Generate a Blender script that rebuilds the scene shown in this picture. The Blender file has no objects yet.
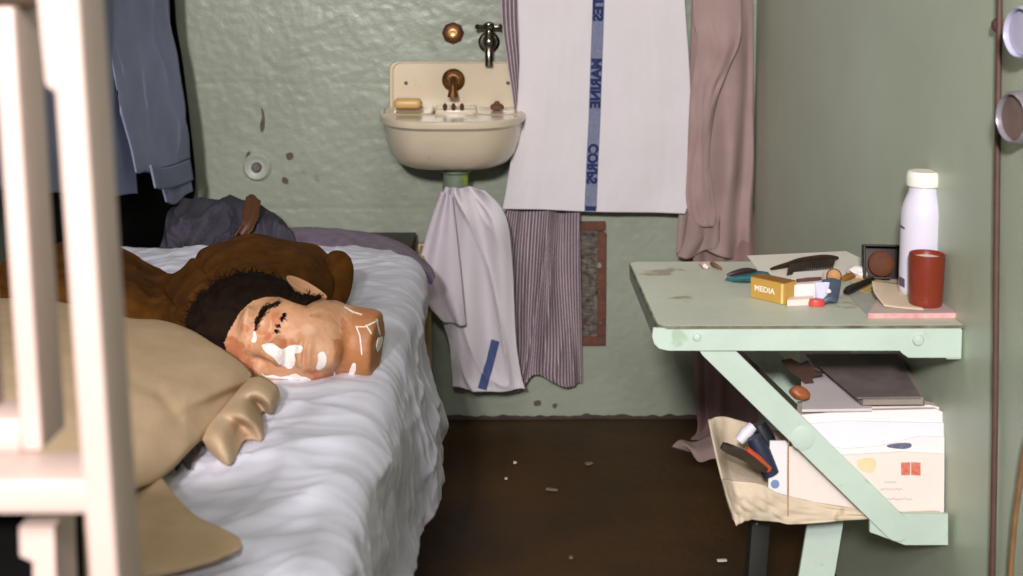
import bpy, bmesh, math, random
import numpy as np
from mathutils import Vector, Matrix, noise
from mathutils.bvhtree import BVHTree
from mathutils.geometry import delaunay_2d_cdt

random.seed(7)
SC = bpy.context.scene
COL = SC.collection
V = Vector

# ------------------------------------------------------------------ camera
FPX, CX, CY = 1300.0, 511.5, 106.6
PITCH, YAW = math.radians(6.0), math.radians(0.6)
CAMP = V((0, 0, 1.202))
FWD = V((math.sin(YAW) * math.cos(PITCH), math.cos(YAW) * math.cos(PITCH), -math.sin(PITCH)))
RGT = V((math.cos(YAW), -math.sin(YAW), 0))
UPV = RGT.cross(FWD)

def ray(px, py):
    return (FWD + RGT * ((px - CX) / FPX) + UPV * ((CY - py) / FPX))

def at(px, py, X=None, Y=None, Z=None):
    d = ray(px, py)
    if Y is not None: t = (Y - CAMP.y) / d.y
    elif X is not None: t = (X - CAMP.x) / d.x
    else: t = (Z - CAMP.z) / d.z
    return CAMP + d * t

def px_of(p):
    d = V(p) - CAMP
    w = d.dot(FWD)
    return (CX + FPX * d.dot(RGT) / w, CY - FPX * d.dot(UPV) / w)

# ------------------------------------------------------------------ materials
def lin(c):
    c = c / 255.0
    return c / 12.92 if c <= 0.04045 else ((c + 0.055) / 1.055) ** 2.4

def rgb(c):
    return (lin(c[0]), lin(c[1]), lin(c[2]), 1)

MATS = {}

def mat(name, c, rough=.6, c2=None, var=.12, scale=14, bump=.0, bscale=60, metal=0, sheen=0, coat=0,
        spots=None, spot_t=.62, spot_scale=9, spec=.5, detail=5, trans=0, bstretch=None):
    if name in MATS: return MATS[name]
    m = bpy.data.materials.new(name); m.use_nodes = True
    N, L = m.node_tree.nodes, m.node_tree.links
    b = N['Principled BSDF']
    b.inputs['Roughness'].default_value = rough
    b.inputs['Metallic'].default_value = metal
    b.inputs['Specular IOR Level'].default_value = spec
    b.inputs['Sheen Weight'].default_value = sheen
    b.inputs['Coat Weight'].default_value = coat
    b.inputs['Transmission Weight'].default_value = trans
    tc = N.new('ShaderNodeTexCoord')
    no = N.new('ShaderNodeTexNoise'); no.inputs['Scale'].default_value = scale; no.inputs['Detail'].default_value = detail
    L.new(tc.outputs['Object'], no.inputs['Vector'])
    rp = N.new('ShaderNodeValToRGB')
    rp.color_ramp.elements[0].position = .32; rp.color_ramp.elements[1].position = .68
    a = rgb(c)
    if c2 is None:
        lo = tuple(max(0, x * (1 - var)) for x in a[:3]) + (1,)
        hi = tuple(min(1, x * (1 + var)) for x in a[:3]) + (1,)
    else:
        lo, hi = a, rgb(c2)
    rp.color_ramp.elements[0].color = lo; rp.color_ramp.elements[1].color = hi
    L.new(no.outputs['Fac'], rp.inputs['Fac'])
    out = rp.outputs['Color']
    if spots is not None:
        n2 = N.new('ShaderNodeTexNoise'); n2.inputs['Scale'].default_value = spot_scale; n2.inputs['Detail'].default_value = 8
        L.new(tc.outputs['Object'], n2.inputs['Vector'])
        r2 = N.new('ShaderNodeValToRGB')
        r2.color_ramp.elements[0].position = spot_t; r2.color_ramp.elements[1].position = spot_t + .05
        r2.color_ramp.elements[0].color = (0, 0, 0, 1); r2.color_ramp.elements[1].color = (1, 1, 1, 1)
        L.new(n2.outputs['Fac'], r2.inputs['Fac'])
        mx = N.new('ShaderNodeMix'); mx.data_type = 'RGBA'
        L.new(r2.outputs['Color'], mx.inputs['Factor'])
        L.new(out, mx.inputs[6]); mx.inputs[7].default_value = rgb(spots)
        out = mx.outputs[2]
    L.new(out, b.inputs['Base Color'])
    if bump:
        n3 = N.new('ShaderNodeTexNoise'); n3.inputs['Scale'].default_value = bscale; n3.inputs['Detail'].default_value = 6
        if bstretch:
            mp = N.new('ShaderNodeMapping'); mp.inputs['Scale'].default_value = bstretch
            L.new(tc.outputs['Object'], mp.inputs['Vector']); L.new(mp.outputs['Vector'], n3.inputs['Vector'])
        else:
            L.new(tc.outputs['Object'], n3.inputs['Vector'])
        bp = N.new('ShaderNodeBump'); bp.inputs['Strength'].default_value = bump; bp.inputs['Distance'].default_value = .01
        L.new(n3.outputs['Fac'], bp.inputs['Height']); L.new(bp.outputs['Normal'], b.inputs['Normal'])
    MATS[name] = m
    return m

def striped(name, base, line, count, width=.28, rough=.9):
    m = mat(name, base, rough=rough, var=.1, scale=30, bump=.15, bscale=300)
    N, L = m.node_tree.nodes, m.node_tree.links
    b = N['Principled BSDF']
    src = b.inputs['Base Color'].links[0].from_socket
    uv = N.new('ShaderNodeUVMap'); sp = N.new('ShaderNodeSeparateXYZ')
    L.new(uv.outputs['UV'], sp.inputs['Vector'])
    mu = N.new('ShaderNodeMath'); mu.operation = 'MULTIPLY'; mu.inputs[1].default_value = count
    fr = N.new('ShaderNodeMath'); fr.operation = 'FRACT'
    lt = N.new('ShaderNodeMath'); lt.operation = 'LESS_THAN'; lt.inputs[1].default_value = width
    L.new(sp.outputs['X'], mu.inputs[0]); L.new(mu.outputs[0], fr.inputs[0]); L.new(fr.outputs[0], lt.inputs[0])
    mx = N.new('ShaderNodeMix'); mx.data_type = 'RGBA'
    L.new(lt.outputs[0], mx.inputs['Factor']); L.new(src, mx.inputs[6]); mx.inputs[7].default_value = rgb(line)
    L.new(mx.outputs[2], b.inputs['Base Color'])
    return m

# ------------------------------------------------------------------ objects
ORG = {}

def thing(name, label, cat, loc, group=None):
    o = bpy.data.objects.new(name, None); COL.objects.link(o)
    o.empty_display_size = .05
    o.location = loc; ORG[o.name] = V(loc)
    o['label'] = label; o['category'] = cat
    if group: o['group'] = group
    return o

class MB:
    """collects world-space shapes into one mesh"""
    def __init__(s): s.v, s.f, s.uv = [], [], []
    def add(s, vs, fs, uvs=None):
        n = len(s.v); s.v += [tuple(v) for v in vs]; s.f += [tuple(i + n for i in f) for f in fs]
        s.uv += list(uvs) if uvs else [(0, 0)] * len(vs)
        return s
    def frombm(s, bm):
        bm.verts.index_update()
        vs = [v.co.copy() for v in bm.verts]; fs = [[v.index for v in f.verts] for f in bm.faces]
        bm.free(); return s.add(vs, fs)
    def box(s, c, size, rot=None, bev=.002, seg=2):
        bm = bmesh.new(); bmesh.ops.create_cube(bm, size=1)
        for v in bm.verts: v.co = V((v.co.x * size[0], v.co.y * size[1], v.co.z * size[2]))
        if bev:
            bmesh.ops.bevel(bm, geom=list(bm.edges), offset=min(bev, min(size) * .45), segments=seg, affect='EDGES', profile=.5)
        M = Matrix.Translation(V(c)) @ (rot.to_4x4() if rot is not None else Matrix.Identity(4))
        bmesh.ops.transform(bm, matrix=M, verts=bm.verts)
        return s.frombm(bm)
    def lathe(s, c, prof, axis=(0, 0, 1), n=32, sq=1.0):
        q = V(axis).normalized().to_track_quat('Z', 'Y').to_matrix()
        vs, fs = [], []
        for r, h in prof:
            for k in range(n):
                a = 2 * math.pi * k / n
                vs.append(V(c) + q @ V((r * math.cos(a), r * math.sin(a) * sq, h)))
        for i in range(len(prof) - 1):
            for k in range(n):
                k2 = (k + 1) % n
                fs.append((i * n + k, i * n + k2, (i + 1) * n + k2, (i + 1) * n + k))
        fs.append(tuple(range(n))[::-1]); fs.append(tuple((len(prof) - 1) * n + k for k in range(n)))
        return s.add(vs, fs)
    def tube(s, pts, r, n=10, taper=None):
        pts = [V(p) for p in pts]; vs, fs = [], []
        up = None
        for i, p in enumerate(pts):
            d = (pts[min(i + 1, len(pts) - 1)] - pts[max(i - 1, 0)]).normalized()
            if up is None: up = d.orthogonal().normalized()
            up = (up - d * up.dot(d)).normalized(); w = d.cross(up)
            rr = r if taper is None else r * taper[i]
            for k in range(n):
                a = 2 * math.pi * k / n
                vs.append(p + up * (rr * math.cos(a)) + w * (rr * math.sin(a)))
        for i in range(len(pts) - 1):
            for k in range(n):
                k2 = (k + 1) % n
                fs.append((i * n + k, i * n + k2, (i + 1) * n + k2, (i + 1) * n + k))
        fs.append(tuple(range(n))[::-1]); fs.append(tuple((len(pts) - 1) * n + k for k in range(n)))
        return s.add(vs, fs)
    def prism(s, poly, vec):
        """poly: 3-D planar outline, extruded along vec"""
        n = len(poly); vec = V(vec)
        vs = [V(p) for p in poly] + [V(p) + vec for p in poly]
        fs = [tuple(range(n)), tuple(range(n, 2 * n))[::-1]] + [(i, i + n, (i + 1) % n + n, (i + 1) % n) for i in range(n)]
        return s.add(vs, fs)
    def grid(s, fn, nu, nv):
        vs, uv, fs = [], [], []
        for j in range(nv + 1):
            for i in range(nu + 1):
                u, v = i / nu, j / nv
                vs.append(fn(u, v)); uv.append((u, v))
        for j in range(nv):
            for i in range(nu):
                a = j * (nu + 1) + i
                fs.append((a, a + 1, a + nu + 2, a + nu + 1))
        return s.add(vs, fs, uv)
    def build(s, name, m, parent=None, label=None, cat=None, group=None, loc=None, smooth=True, solid=0, solid_off=0,
              kind=None, sub=0, bevel=0):
        if parent is not None:
            org = ORG[parent.name]
        elif loc is not None: org = V(loc)
        elif kind == 'structure': org = V((0, 0, 0))
        else:
            A = np.array(s.v); org = V(((A[:, 0].min() + A[:, 0].max()) / 2, (A[:, 1].min() + A[:, 1].max()) / 2, A[:, 2].min()))
        me = bpy.data.meshes.new(name)
        me.from_pydata([tuple(V(v) - org) for v in s.v], [], s.f)
        uvl = me.uv_layers.new(name='UVMap')
        for lp in me.loops: uvl.data[lp.index].uv = s.uv[lp.vertex_index]
        bm = bmesh.new(); bm.from_mesh(me); bmesh.ops.recalc_face_normals(bm, faces=bm.faces); bm.to_mesh(me); bm.free()
        if smooth:
            me.polygons.foreach_set('use_smooth', [True] * len(me.polygons))
            me.set_sharp_from_angle(angle=math.radians(38))
        me.materials.append(m)
        o = bpy.data.objects.new(name, me); COL.objects.link(o)
        if parent is not None: o.parent = parent
        else: o.location = org
        ORG[o.name] = org
        if label: o['label'] = label
        if cat: o['category'] = cat
        if group: o['group'] = group
        if kind: o['kind'] = kind
        if solid:
            md = o.modifiers.new('thickness', 'SOLIDIFY'); md.thickness = solid; md.offset = solid_off
        if sub:
            md = o.modifiers.new('smooth', 'SUBSURF'); md.levels = sub; md.render_levels = sub
        return o

def cr(p0, p1, p2, p3, t):
    return .5 * ((2 * p1) + (-p0 + p2) * t + (2 * p0 - 5 * p1 + 4 * p2 - p3) * t * t + (-p0 + 3 * p1 - 3 * p2 + p3) * t ** 3)

def crline(pts, u):
    n = len(pts) - 1
    x = min(max(u, 0), 1) * n; i = min(int(x), n - 1); t = x - i
    p1, p2 = pts[i], pts[i + 1]
    p0 = pts[i - 1] if i > 0 else p1 * 2 - p2
    p3 = pts[i + 2] if i + 2 <= n else p2 * 2 - p1
    return cr(p0, p1, p2, p3, t)

def patch(ctrl):
    """smooth surface through rows of world control points -> f(u, v), v runs over the rows"""
    ctrl = [[V(p) for p in row] for row in ctrl]
    def f(u, v):
        return crline([crline(r, u) for r in ctrl], v)
    return f

def smooth_loop(pts, k=4):
    n = len(pts); out = []
    P = [V((p[0], p[1], 0)) for p in pts]
    for i in range(n):
        for j in range(k):
            q = cr(P[i - 1], P[i], P[(i + 1) % n], P[(i + 2) % n], j / k)
            out.append((q.x, q.y))
    return out

def nz(x, y, z=0.0):
    return noise.noise(V((x, y, z)))

def bvh_of(mb_list):
    vs, fs = [], []
    for mb in mb_list:
        n = len(vs); vs += [V(v) for v in mb.v]; fs += [tuple(i + n for i in f) for f in mb.f]
    return BVHTree.FromPolygons(vs, fs)

def onto(bvh, px, py, off=.0006):
    """the point of a surface that is seen at a measured spot of the photograph"""
    d = ray(px, py).normalized()
    h = bvh.ray_cast(CAMP, d)
    if h[0] is None: return None
    n = h[1]
    if n.dot(d) > 0: n = -n
    return h[0] + n * off, n

def decal(bvh, poly, off=.0006, step=1.2, thick=.0, mb=None):
    """thin patch lying on a surface, outline measured in the photograph"""
    mb = mb or MB()
    n = len(poly)
    pts = [V(p) for p in poly]
    xs = [p[0] for p in poly]; ys = [p[1] for p in poly]
    x = min(xs) + step / 2
    while x < max(xs):
        y = min(ys) + step / 2
        while y < max(ys):
            pts.append(V((x, y))); y += step
        x += step
    vo, eo, fo, *_ = delaunay_2d_cdt([V((p[0], p[1])) for p in pts], [(i, (i + 1) % n) for i in range(n)], [], 1, 1e-4)
    W, ok = [], []
    for p in vo:
        h = onto(bvh, p.x, p.y, off)
        W.append(h[0] if h else V((0, 0, 0))); ok.append(h is not None)
    fs = [tuple(f) for f in fo if all(ok[i] for i in f)]
    used = sorted({i for f in fs for i in f}); ix = {u: k for k, u in enumerate(used)}
    mb.add([W[i] for i in used], [tuple(ix[i] for i in f) for f in fs])
    return mb

def strip_poly(pts, w):
    """outline of a band w pixels wide along a measured line"""
    L_, R_ = [], []
    for i, p in enumerate(pts):
        a = V(pts[max(i - 1, 0)]); b = V(pts[min(i + 1, len(pts) - 1)])
        d = (b - a).normalized(); nn = V((-d.y, d.x)) * (w / 2)
        L_.append((p[0] + nn.x, p[1] + nn.y)); R_.append((p[0] - nn.x, p[1] - nn.y))
    return L_ + R_[::-1]

def text_tris(body, bold=.0):
    cu = bpy.data.curves.new('lettering', 'FONT'); cu.body = body; cu.offset = bold; cu.resolution_u = 3
    ob = bpy.data.objects.new('lettering', cu); COL.objects.link(ob)
    bpy.context.view_layer.update()
    me = bpy.data.meshes.new_from_object(ob.evaluated_get(bpy.context.evaluated_depsgraph_get()))
    bm = bmesh.new(); bm.from_mesh(me); bmesh.ops.triangulate(bm, faces=bm.faces)
    bmesh.ops.subdivide_edges(bm, edges=[e for e in bm.edges if e.calc_length() > .25], cuts=2)
    bm.verts.index_update()
    vs = [v.co.copy() for v in bm.verts]; fs = [[v.index for v in f.verts] for f in bm.faces]
    bm.free(); bpy.data.objects.remove(ob); bpy.data.meshes.remove(me); bpy.data.curves.remove(cu)
    x0 = min(v.x for v in vs); x1 = max(v.x for v in vs); y0 = min(v.y for v in vs); y1 = max(v.y for v in vs)
    return [((v.x - x0) / (x1 - x0), (v.y - y0) / (y1 - y0)) for v in vs], fs

def rotz(a): return Matrix.Rotation(a, 3, 'Z')
# ================================================================== SETTING
XL, XR, YB = -.900, .676, 3.40
m_back = mat('wall paint green', (148, 154, 136), rough=.36, var=.07, scale=5, bump=.2, bscale=38, spots=(126, 132, 116), spot_t=.66, spot_scale=7)
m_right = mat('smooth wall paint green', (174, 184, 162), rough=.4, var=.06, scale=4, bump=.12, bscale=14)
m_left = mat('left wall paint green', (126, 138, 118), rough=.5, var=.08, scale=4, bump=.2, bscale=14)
m_floor = mat('floor brown', (52, 37, 20), c2=(74, 50, 14), rough=.6, spec=.25, scale=3.2, bump=.25, bscale=30, spots=(78, 66, 52), spot_t=.70, spot_scale=14)
m_ceil = mat('ceiling cream', (190, 190, 176), rough=.8, var=.05)

def back_wall():
    # a real surface: thick paint over rough concrete, with two faint pour joints
    mb = MB()
    def f(u, v):
        x = XL - .1 + u * (XR - XL + .2); z = -.02 + v * 2.2
        d = .0012 * nz(x * 7, z * 7, 1) + .0006 * nz(x * 24, z * 24, 4) + .0007 * nz(x * 60, z * 60, 7)
        for zj in (.905, .575):
            d -= .0013 * math.exp(-((z - zj - .004 * nz(x * 5, zj * 7)) / .004) ** 2) * (.5 + nz(x * 3, zj))
        return V((x, YB - d, z))
    mb.grid(f, 300, 400)
    mb.box((0, YB + .062, 1.08), (XR - XL + .2, .1, 2.2), bev=0)
    return mb
back_wall().build('wall_back', m_back, kind='structure')
MB().box((XR + .05, 1.95, 1.08), (.1, 3.1, 2.24), bev=0).build('wall_right', m_right, kind='structure', smooth=False)
MB().box((XL - .05, 2.05, 1.08), (.1, 2.9, 2.24), bev=0).build('wall_left', m_left, kind='structure', smooth=False)
def floor_f(u, v):
    x = -1.6 + 3.2 * u; y = -.8 + 4.4 * v
    return V((x, y, .0022 * nz(x * 6, y * 6) + .001 * nz(x * 21, y * 21) - .002))
MB().grid(floor_f, 120, 160).box((0, 1.4, -.07), (3.2, 4.4, .1), bev=0).build('floor', m_floor, kind='structure')
MB().box((0, 2.05, 2.19), (1.7, 2.9, .1), bev=0).build('ceiling', m_ceil, kind='structure', smooth=False)
# ragged dark paint line where wall meets floor
def base_f(u, v):
    x = XL + u * (XR - XL)
    h = .010 + .006 * (nz(x * 14, 3) + nz(x * 40, 5))
    return V((x, YB - .004 - .003 * (1 - v), h * v - .002))
MB().grid(base_f, 200, 3).build('baseboard_back', mat('dark wall foot', (58, 46, 38), rough=.8, var=.3, scale=40, bump=.3), kind='structure')

# ================================================================== BARRED DOOR
m_bar = mat('bar cream paint', (204, 180, 168), rough=.38, var=.05, scale=8, bump=.06, bscale=30)
m_black = mat('black steel', (9, 8, 7), rough=.9, var=.2, spec=.1)
gate = thing('cell_door', 'cream painted steel bars of the cell door standing closest to the viewer', 'barred door', (-.27, .77, .0))

def quad_bar(pxtop, ytop, pxbot, ybot, w, Yf, depth, long_=False):
    """square bar between two measured ends, front face on depth Yf"""
    a, b = at(pxtop, ytop, Y=Yf), at(pxbot, ybot, Y=Yf)
    mb = MB()
    bm = bmesh.new(); bmesh.ops.create_cube(bm, size=1)
    for v in bm.verts:
        e = (a + (b - a) * (a.z / (a.z - b.z)) if long_ else b) if v.co.z < 0 else (a + (b - a) * ((a.z - 2.13) / (a.z - b.z)) if long_ else a)
        v.co = V((e.x + (v.co.x + .5) * w, e.y + (v.co.y + .5) * depth, e.z))
    bmesh.ops.bevel(bm, geom=list(bm.edges), offset=.0022, segments=3, affect='EDGES', profile=.5)
    return mb.frombm(bm)
quad_bar(12, -520, 100, 740, .0172, .75, .050, True).build('bar', m_bar, gate)
quad_bar(-9, 7, 21, 452, .0135, .80, .046).build('bar', m_bar, gate)
quad_bar(-106, -520, -42, 452, .0135, .80, .046).build('bar', m_bar, gate)
# crossbar, flush with the front of the first bar
c0, c1 = at(-260, 482, Y=.75), at(88, 482, Y=.75)
MB().box(((c0.x + c1.x) / 2, .774, c0.z - .0105), (c1.x - c0.x, .048, .021), bev=.0025).build('crossbar', m_bar, gate)
c0, c1 = at(-260, 422, Y=.80), at(17, 422, Y=.80)
MB().box(((c0.x + c1.x) / 2, .825, c0.z - .012), (c1.x - c0.x, .04, .022), bev=.002).build('crossbar', m_bar, gate)
c0, c1 = at(-260, -60, Y=.80), at(40, 5, Y=.80)
MB().box(((c0.x + c1.x) / 2, .83, c1.z + .021), (c1.x - c0.x, .05, .045), bev=.003).build('crossbar', mat('bar paint painted shade', (58, 42, 26), rough=.5), gate)  # cream bar paint darkened in its colour, standing for shade
# widened lug on the first bar
a, b = at(36, -40, Y=.75), at(56, 92, Y=.75)
MB().prism([at(34, -40, Y=.753), at(60, -40, Y=.753), at(62, 90, Y=.753), at(53, 90, Y=.753), at(46, 84, Y=.753)], (0, .046, 0)).build('lug', m_bar, gate)
# lower short bar with a stepped head, in front of a black lock plate
MB().prism([at(19, 527, Y=.79), at(54, 527, Y=.79), at(62, 760, Y=.79), at(36, 760, Y=.79), at(33, 562, Y=.79), at(20, 556, Y=.79)], (0, .040, 0)).build('latch_bar', m_bar, gate)
q = at(-40, 640, Y=.86)
p0, p1 = at(-260, 505, Y=.86), at(86, 780, Y=.86)
MB().box(((p0.x + p1.x) / 2, .87, (p0.z + p1.z) / 2), (p1.x - p0.x, .02, p0.z - p1.z), bev=.006).build('lock_plate', m_black, gate, label='black steel plate behind the crossbar')
for zz in (.02,):
    pass
# ================================================================== BED
BX0, BX1, BY0, BY1, BZ = -.870, -.202, .95, 2.87, .575
m_ticking = mat('mattress ticking', (196, 190, 182), rough=.9, var=.05)
m_steel = mat('bunk steel', (96, 92, 84), rough=.5, var=.1)
bed = thing('bunk_bed', 'narrow cell bunk with thin mattress under the white sheet along the left wall', 'bed', ((BX0 + BX1) / 2, (BY0 + BY1) / 2, 0))
MB().box(((BX0 + BX1) / 2, (BY0 + BY1) / 2, BZ - .066), (BX1 - BX0 - .05, BY1 - BY0 - .05, .105), bev=.035, seg=5).build('mattress', m_ticking, bed)
f = MB()
for x in (BX0 + .03, BX1 - .05): f.box((x, (BY0 + BY1) / 2, BZ - .14), (.03, BY1 - BY0 - .06, .04), bev=.003)
for y in np.linspace(BY0 + .05, BY1 - .05, 9): f.box(((BX0 + BX1) / 2, y, BZ - .135), (BX1 - BX0 - .08, .03, .01), bev=.002)
f.build('frame', m_steel, bed)
for x in (BX0 + .04, BX1 - .06):
    for y in (BY0 + .06, BY1 - .06):
        MB().box((x, y, (BZ - .16) / 2), (.032, .032, BZ - .16), bev=.003).build('leg', m_steel, bed)

# ------------------------------------------------------------------ sheet
m_sheet = mat('white sheet cotton', (214, 212, 225), rough=.85, var=.03, scale=6, bump=.06, bscale=420)
def ridge(x, y, s=0):
    return (1 - abs(nz(x, y, s)) * 2.2)
def wrinkle(x, y):
    def fold(a, fu, fv, s, p):
        u = x * math.cos(a) + y * math.sin(a); v = -x * math.sin(a) + y * math.cos(a)
        v += .09 * nz(u * 2.2, v * 2.2, s + 50)
        return max(0, ridge(u * fu, v * fv, s)) ** p
    h = .0075 * fold(1.05, .9, 4.2, 2, 2.5)
    h += .0055 * fold(.45, 1.2, 5.5, 5, 3) + .0026 * fold(.8, 2.4, 17.0, 25, 3) + .0022 * fold(1.5, 2.4, 15.0, 29, 3)
    h += .0050 * fold(1.35, 1.5, 7.0, 9, 3)
    h += .0035 * fold(-.2, 1.6, 6.0, 15, 3)
    h += .007 * nz(x * 2.6, y * 2.6, 11) + .0008 * nz(x * 22, y * 14, 13)
    h += .0018 * fold(.2, 2.0, 19.0, 35, 2.5) + .0014 * fold(.05, 2.4, 27.0, 37, 2.5)
    return h * 1.25
RC = .13
def sheet_pt(x, y):
    ix0, ix1, iy1 = BX0 - .5, BX1 - RC, BY1 - RC
    cx, cy = min(x, ix1), min(y, iy1)
    dx, dy = x - cx, y - cy
    d = math.hypot(dx, dy)
    w = wrinkle(x, y)
    if d <= RC: 
        e = max(0, (d - RC + .06) / .06)
        return V((x, y, BZ + w * (1 - .35 * e * e)))
    nx, ny = dx / d, dy / d
    s = d - RC; r = .034
    arc = r * math.pi / 2
    if s < arc: out, dn = r * math.sin(s / r), r * (1 - math.cos(s / r)); k = s / arc
    else: out, dn = r + (s - arc) * (.16 if nx > .5 and y < 2.5 else .04), r + (s - arc); k = 1
    tpos = y - x if nx > .5 else x * 1.0
    hang = max(0, s - arc)
    out += k * (w * .8) + hang * (.22 * nz(tpos * 5.0, hang * 3, 21) + .04 * nz(tpos * 13, hang * 4, 23))
    out += .012 * math.exp(-((hang - .05) / .05) ** 2) * nz(tpos * 7, 3, 31)
    bx, by = cx + nx * RC, cy + ny * RC
    return V((bx + nx * out, by + ny * out, BZ - dn + w * (1 - k) * .65))
def sheet_f(u, v):
    y = BY0 + v * (BY1 + .17 - BY0)
    hem = .33 + .05 * max(0, 2.1 - y) + .04 * nz(y * 2.6, 4) + .012 * nz(y * 8, 6) + .02 * math.sin(y * 5.2)
    if y > BY1 - .30: hem -= .16 * min(1, (y - BY1 + .30) / .2)
    x = BX0 - .005 + u * (BX1 + hem - BX0)
    return sheet_pt(x, y)
sheet_mb = MB().grid(sheet_f, 210, 330)
sheet_mb.build('bed_sheet', m_sheet, label='rumpled white sheet over the bunk hanging down its right side', cat='sheet', solid=.0015, solid_off=-1)

# ------------------------------------------------------------------ brown blanket
m_brown = mat('brown wool blanket', (74, 44, 14), c2=(92, 57, 20), rough=1, scale=40, bump=.12, bscale=260, spec=.08)
cols = [(-60, 330, .60, 280, .66, 240, .68), (40, 330, .60, 280, .66, 241, .68), (100, 325, .60, 282, .655, 246, .665), (130, 320, .6, 292, .64, 256, .635),
        (155, 322, .6, 302, .622, 278, .606), (178, 330, .6, 300, .645, 271, .63), (200, 335, .6, 295, .67, 250, .675), (230, 335, .61, 285, .69, 241, .692),
        (262, 330, .61, 280, .695, 237, .697), (295, 320, .61, 278, .69, 242, .69), (318, 312, .60, 280, .67, 249, .68), (333, 308, .595, 282, .645, 262, .655)]
rows = [[at(c[0], c[1], Z=c[2]) for c in cols], [at(c[0], c[3], Z=c[4]) for c in cols], [at(c[0], c[5], Z=c[6]) for c in cols]]
rows.append([p + V((0, .05, -.45 * (p.z - .592))) for p in rows[2]])
rows.append([V((p.x, p.y + .10, .590)) for p in rows[2]])
pf = patch(rows)
def brown_f(u, v):
    p = pf(u, v)
    w = .012 * max(0, ridge(p.x * 5 + p.y * 3, p.y * 7 - p.x * 4, 41)) ** 2 - .006 + .005 * nz(p.x * 18, p.y * 18, 43)
    # two deep creases seen left of the head
    q = px_of(p)
    def crease(x0, y0, x1, y1, wd):
        dx, dy = x1 - x0, y1 - y0; L2 = dx * dx + dy * dy
        t = min(1, max(0, ((q[0] - x0) * dx + (q[1] - y0) * dy) / L2))
        return math.exp(-(math.hypot(q[0] - x0 - t * dx, q[1] - y0 - t * dy) / wd) ** 2)
    c = crease(192, 252, 214, 275, 5) + crease(214, 275, 170, 292, 5) * .8 + crease(168, 288, 180, 302, 5) + crease(320, 258, 328, 300, 6)
    return p + V((0, -.4, .8)) * (w - .013 * c)
b = MB().grid(brown_f, 170, 70)
rp_ = [at(333, 257, Z=.668), at(339, 268, Z=.655), at(338, 283, Z=.634), at(333, 298, Z=.612), at(327, 312, Z=.594)]
rp2 = [crline(rp_, i / 16) for i in range(17)]
b.tube(rp2, .0245, n=20, taper=[.35, .72, .92] + [1.0] * 9 + [.95, .9, .8, .65, .45])
b.build('brown_blanket', m_brown, label='dark brown wool blanket bunched up behind the dummy head', cat='blanket', solid=.004)

# ------------------------------------------------------------------ tan blanket
m_tan = mat('tan wool blanket', (186, 158, 126), c2=(196, 169, 138), rough=1, scale=18, bump=.12, bscale=260, spec=.1)
t = MB()
R0 = [[(-60, 300, .66), (40, 300, .66), (120, 317, .665), (160, 320, .665), (190, 330, .66), (215, 346, .652), (240, 362, .64), (252, 374, .625)],
      [(-60, 360, .69), (40, 360, .69), (120, 370, .685), (155, 378, .68), (180, 384, .672), (205, 386, .662), (228, 384, .648), (250, 379, .627)],
      [(-60, 430, .68), (40, 430, .68), (120, 430, .672), (140, 430, .668), (162, 424, .662), (190, 412, .652), (218, 399, .638), (248, 384, .622)],
      [(-60, 520, .65), (40, 510, .648), (110, 495, .645), (135, 484, .64), (161, 471, .63), (189, 445, .628), (218, 415, .625), (246, 388, .617)],
      [(-60, 524, .635), (40, 514, .633), (110, 499, .63), (135, 488, .624), (163, 474, .612), (190, 449, .610), (219, 418, .61), (246, 390, .607)]]
back = [V((p.x - .0, p.y + .03, .596)) for p in [at(*c[:2], Z=c[2]) for c in R0[0]]]
pt = patch([back] + [[at(x, y, Z=z) for x, y, z in r] for r in R0])
def tan_f(u, v):
    p = pt(u, v); k = min(1, (1 - v) * 5) * min(1, (1 - u) * 6)
    w = .006 * nz(p.x * 4, p.y * 4, 51) + .003 * k * max(0, ridge(p.x * 3 - p.y * 2, p.y * 3 + p.x * 4, 53)) ** 3
    q = px_of(p)
    def cre(x0, y0, x1, y1, wd):
        dx, dy = x1 - x0, y1 - y0; L2 = dx * dx + dy * dy
        t_ = min(1, max(0, ((q[0] - x0) * dx + (q[1] - y0) * dy) / L2))
        return math.exp(-(math.hypot(q[0] - x0 - t_ * dx, q[1] - y0 - t_ * dy) / wd) ** 2)
    c = cre(132, 378, 160, 390, 6) + cre(160, 390, 178, 416, 6) + .8 * cre(128, 352, 172, 338, 7)
    return p + V((0, -.3, .9)) * (w - .0025 * c)
t.grid(tan_f, 120, 70)
R1 = [[(60, 452, .60), (120, 452, .615), (148, 466, .615), (160, 478, .608)],
      [(60, 500, .6), (122, 500, .608), (163, 504, .608), (196, 515, .603)],
      [(60, 545, .598), (125, 542, .602), (180, 537, .602), (241, 541, .597)],
      [(60, 590, .596), (130, 573, .597), (165, 569, .596), (218, 556, .595)]]
p1 = patch([[at(x, y, Z=z + .008) for x, y, z in r] for r in R1])
t.grid(lambda u, v: p1(u, v) + V((0, 0, .004 * nz(p1(u, v).x * 10, p1(u, v).y * 10, 55))), 50, 40)
R2 = [[(248, 378, .625), (240, 387, .629), (232, 397, .630), (223, 407, .628), (215, 417, .626), (207, 426, .624), (198, 438, .615)],
      [(262, 377, .632), (256, 389, .640), (246, 399, .630), (242, 414, .636), (231, 421, .622), (217, 436, .626), (202, 441, .612)],
      [(277, 387, .622), (269, 401, .626), (257, 405, .608), (256, 425, .618), (241, 429, .602), (226, 452, .612), (205, 446, .606)],
      [(280, 399, .604), (272, 411, .600), (262, 414, .595), (263, 437, .598), (246, 441, .593), (229, 463, .595), (206, 450, .596)],
      [(276, 399, .596), (268, 409, .594), (258, 413, .590), (258, 435, .592), (243, 439, .588), (226, 460, .590), (205, 449, .592)]]
p2 = patch([[at(x, y, Z=z) for x, y, z in r] for r in R2])
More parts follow.
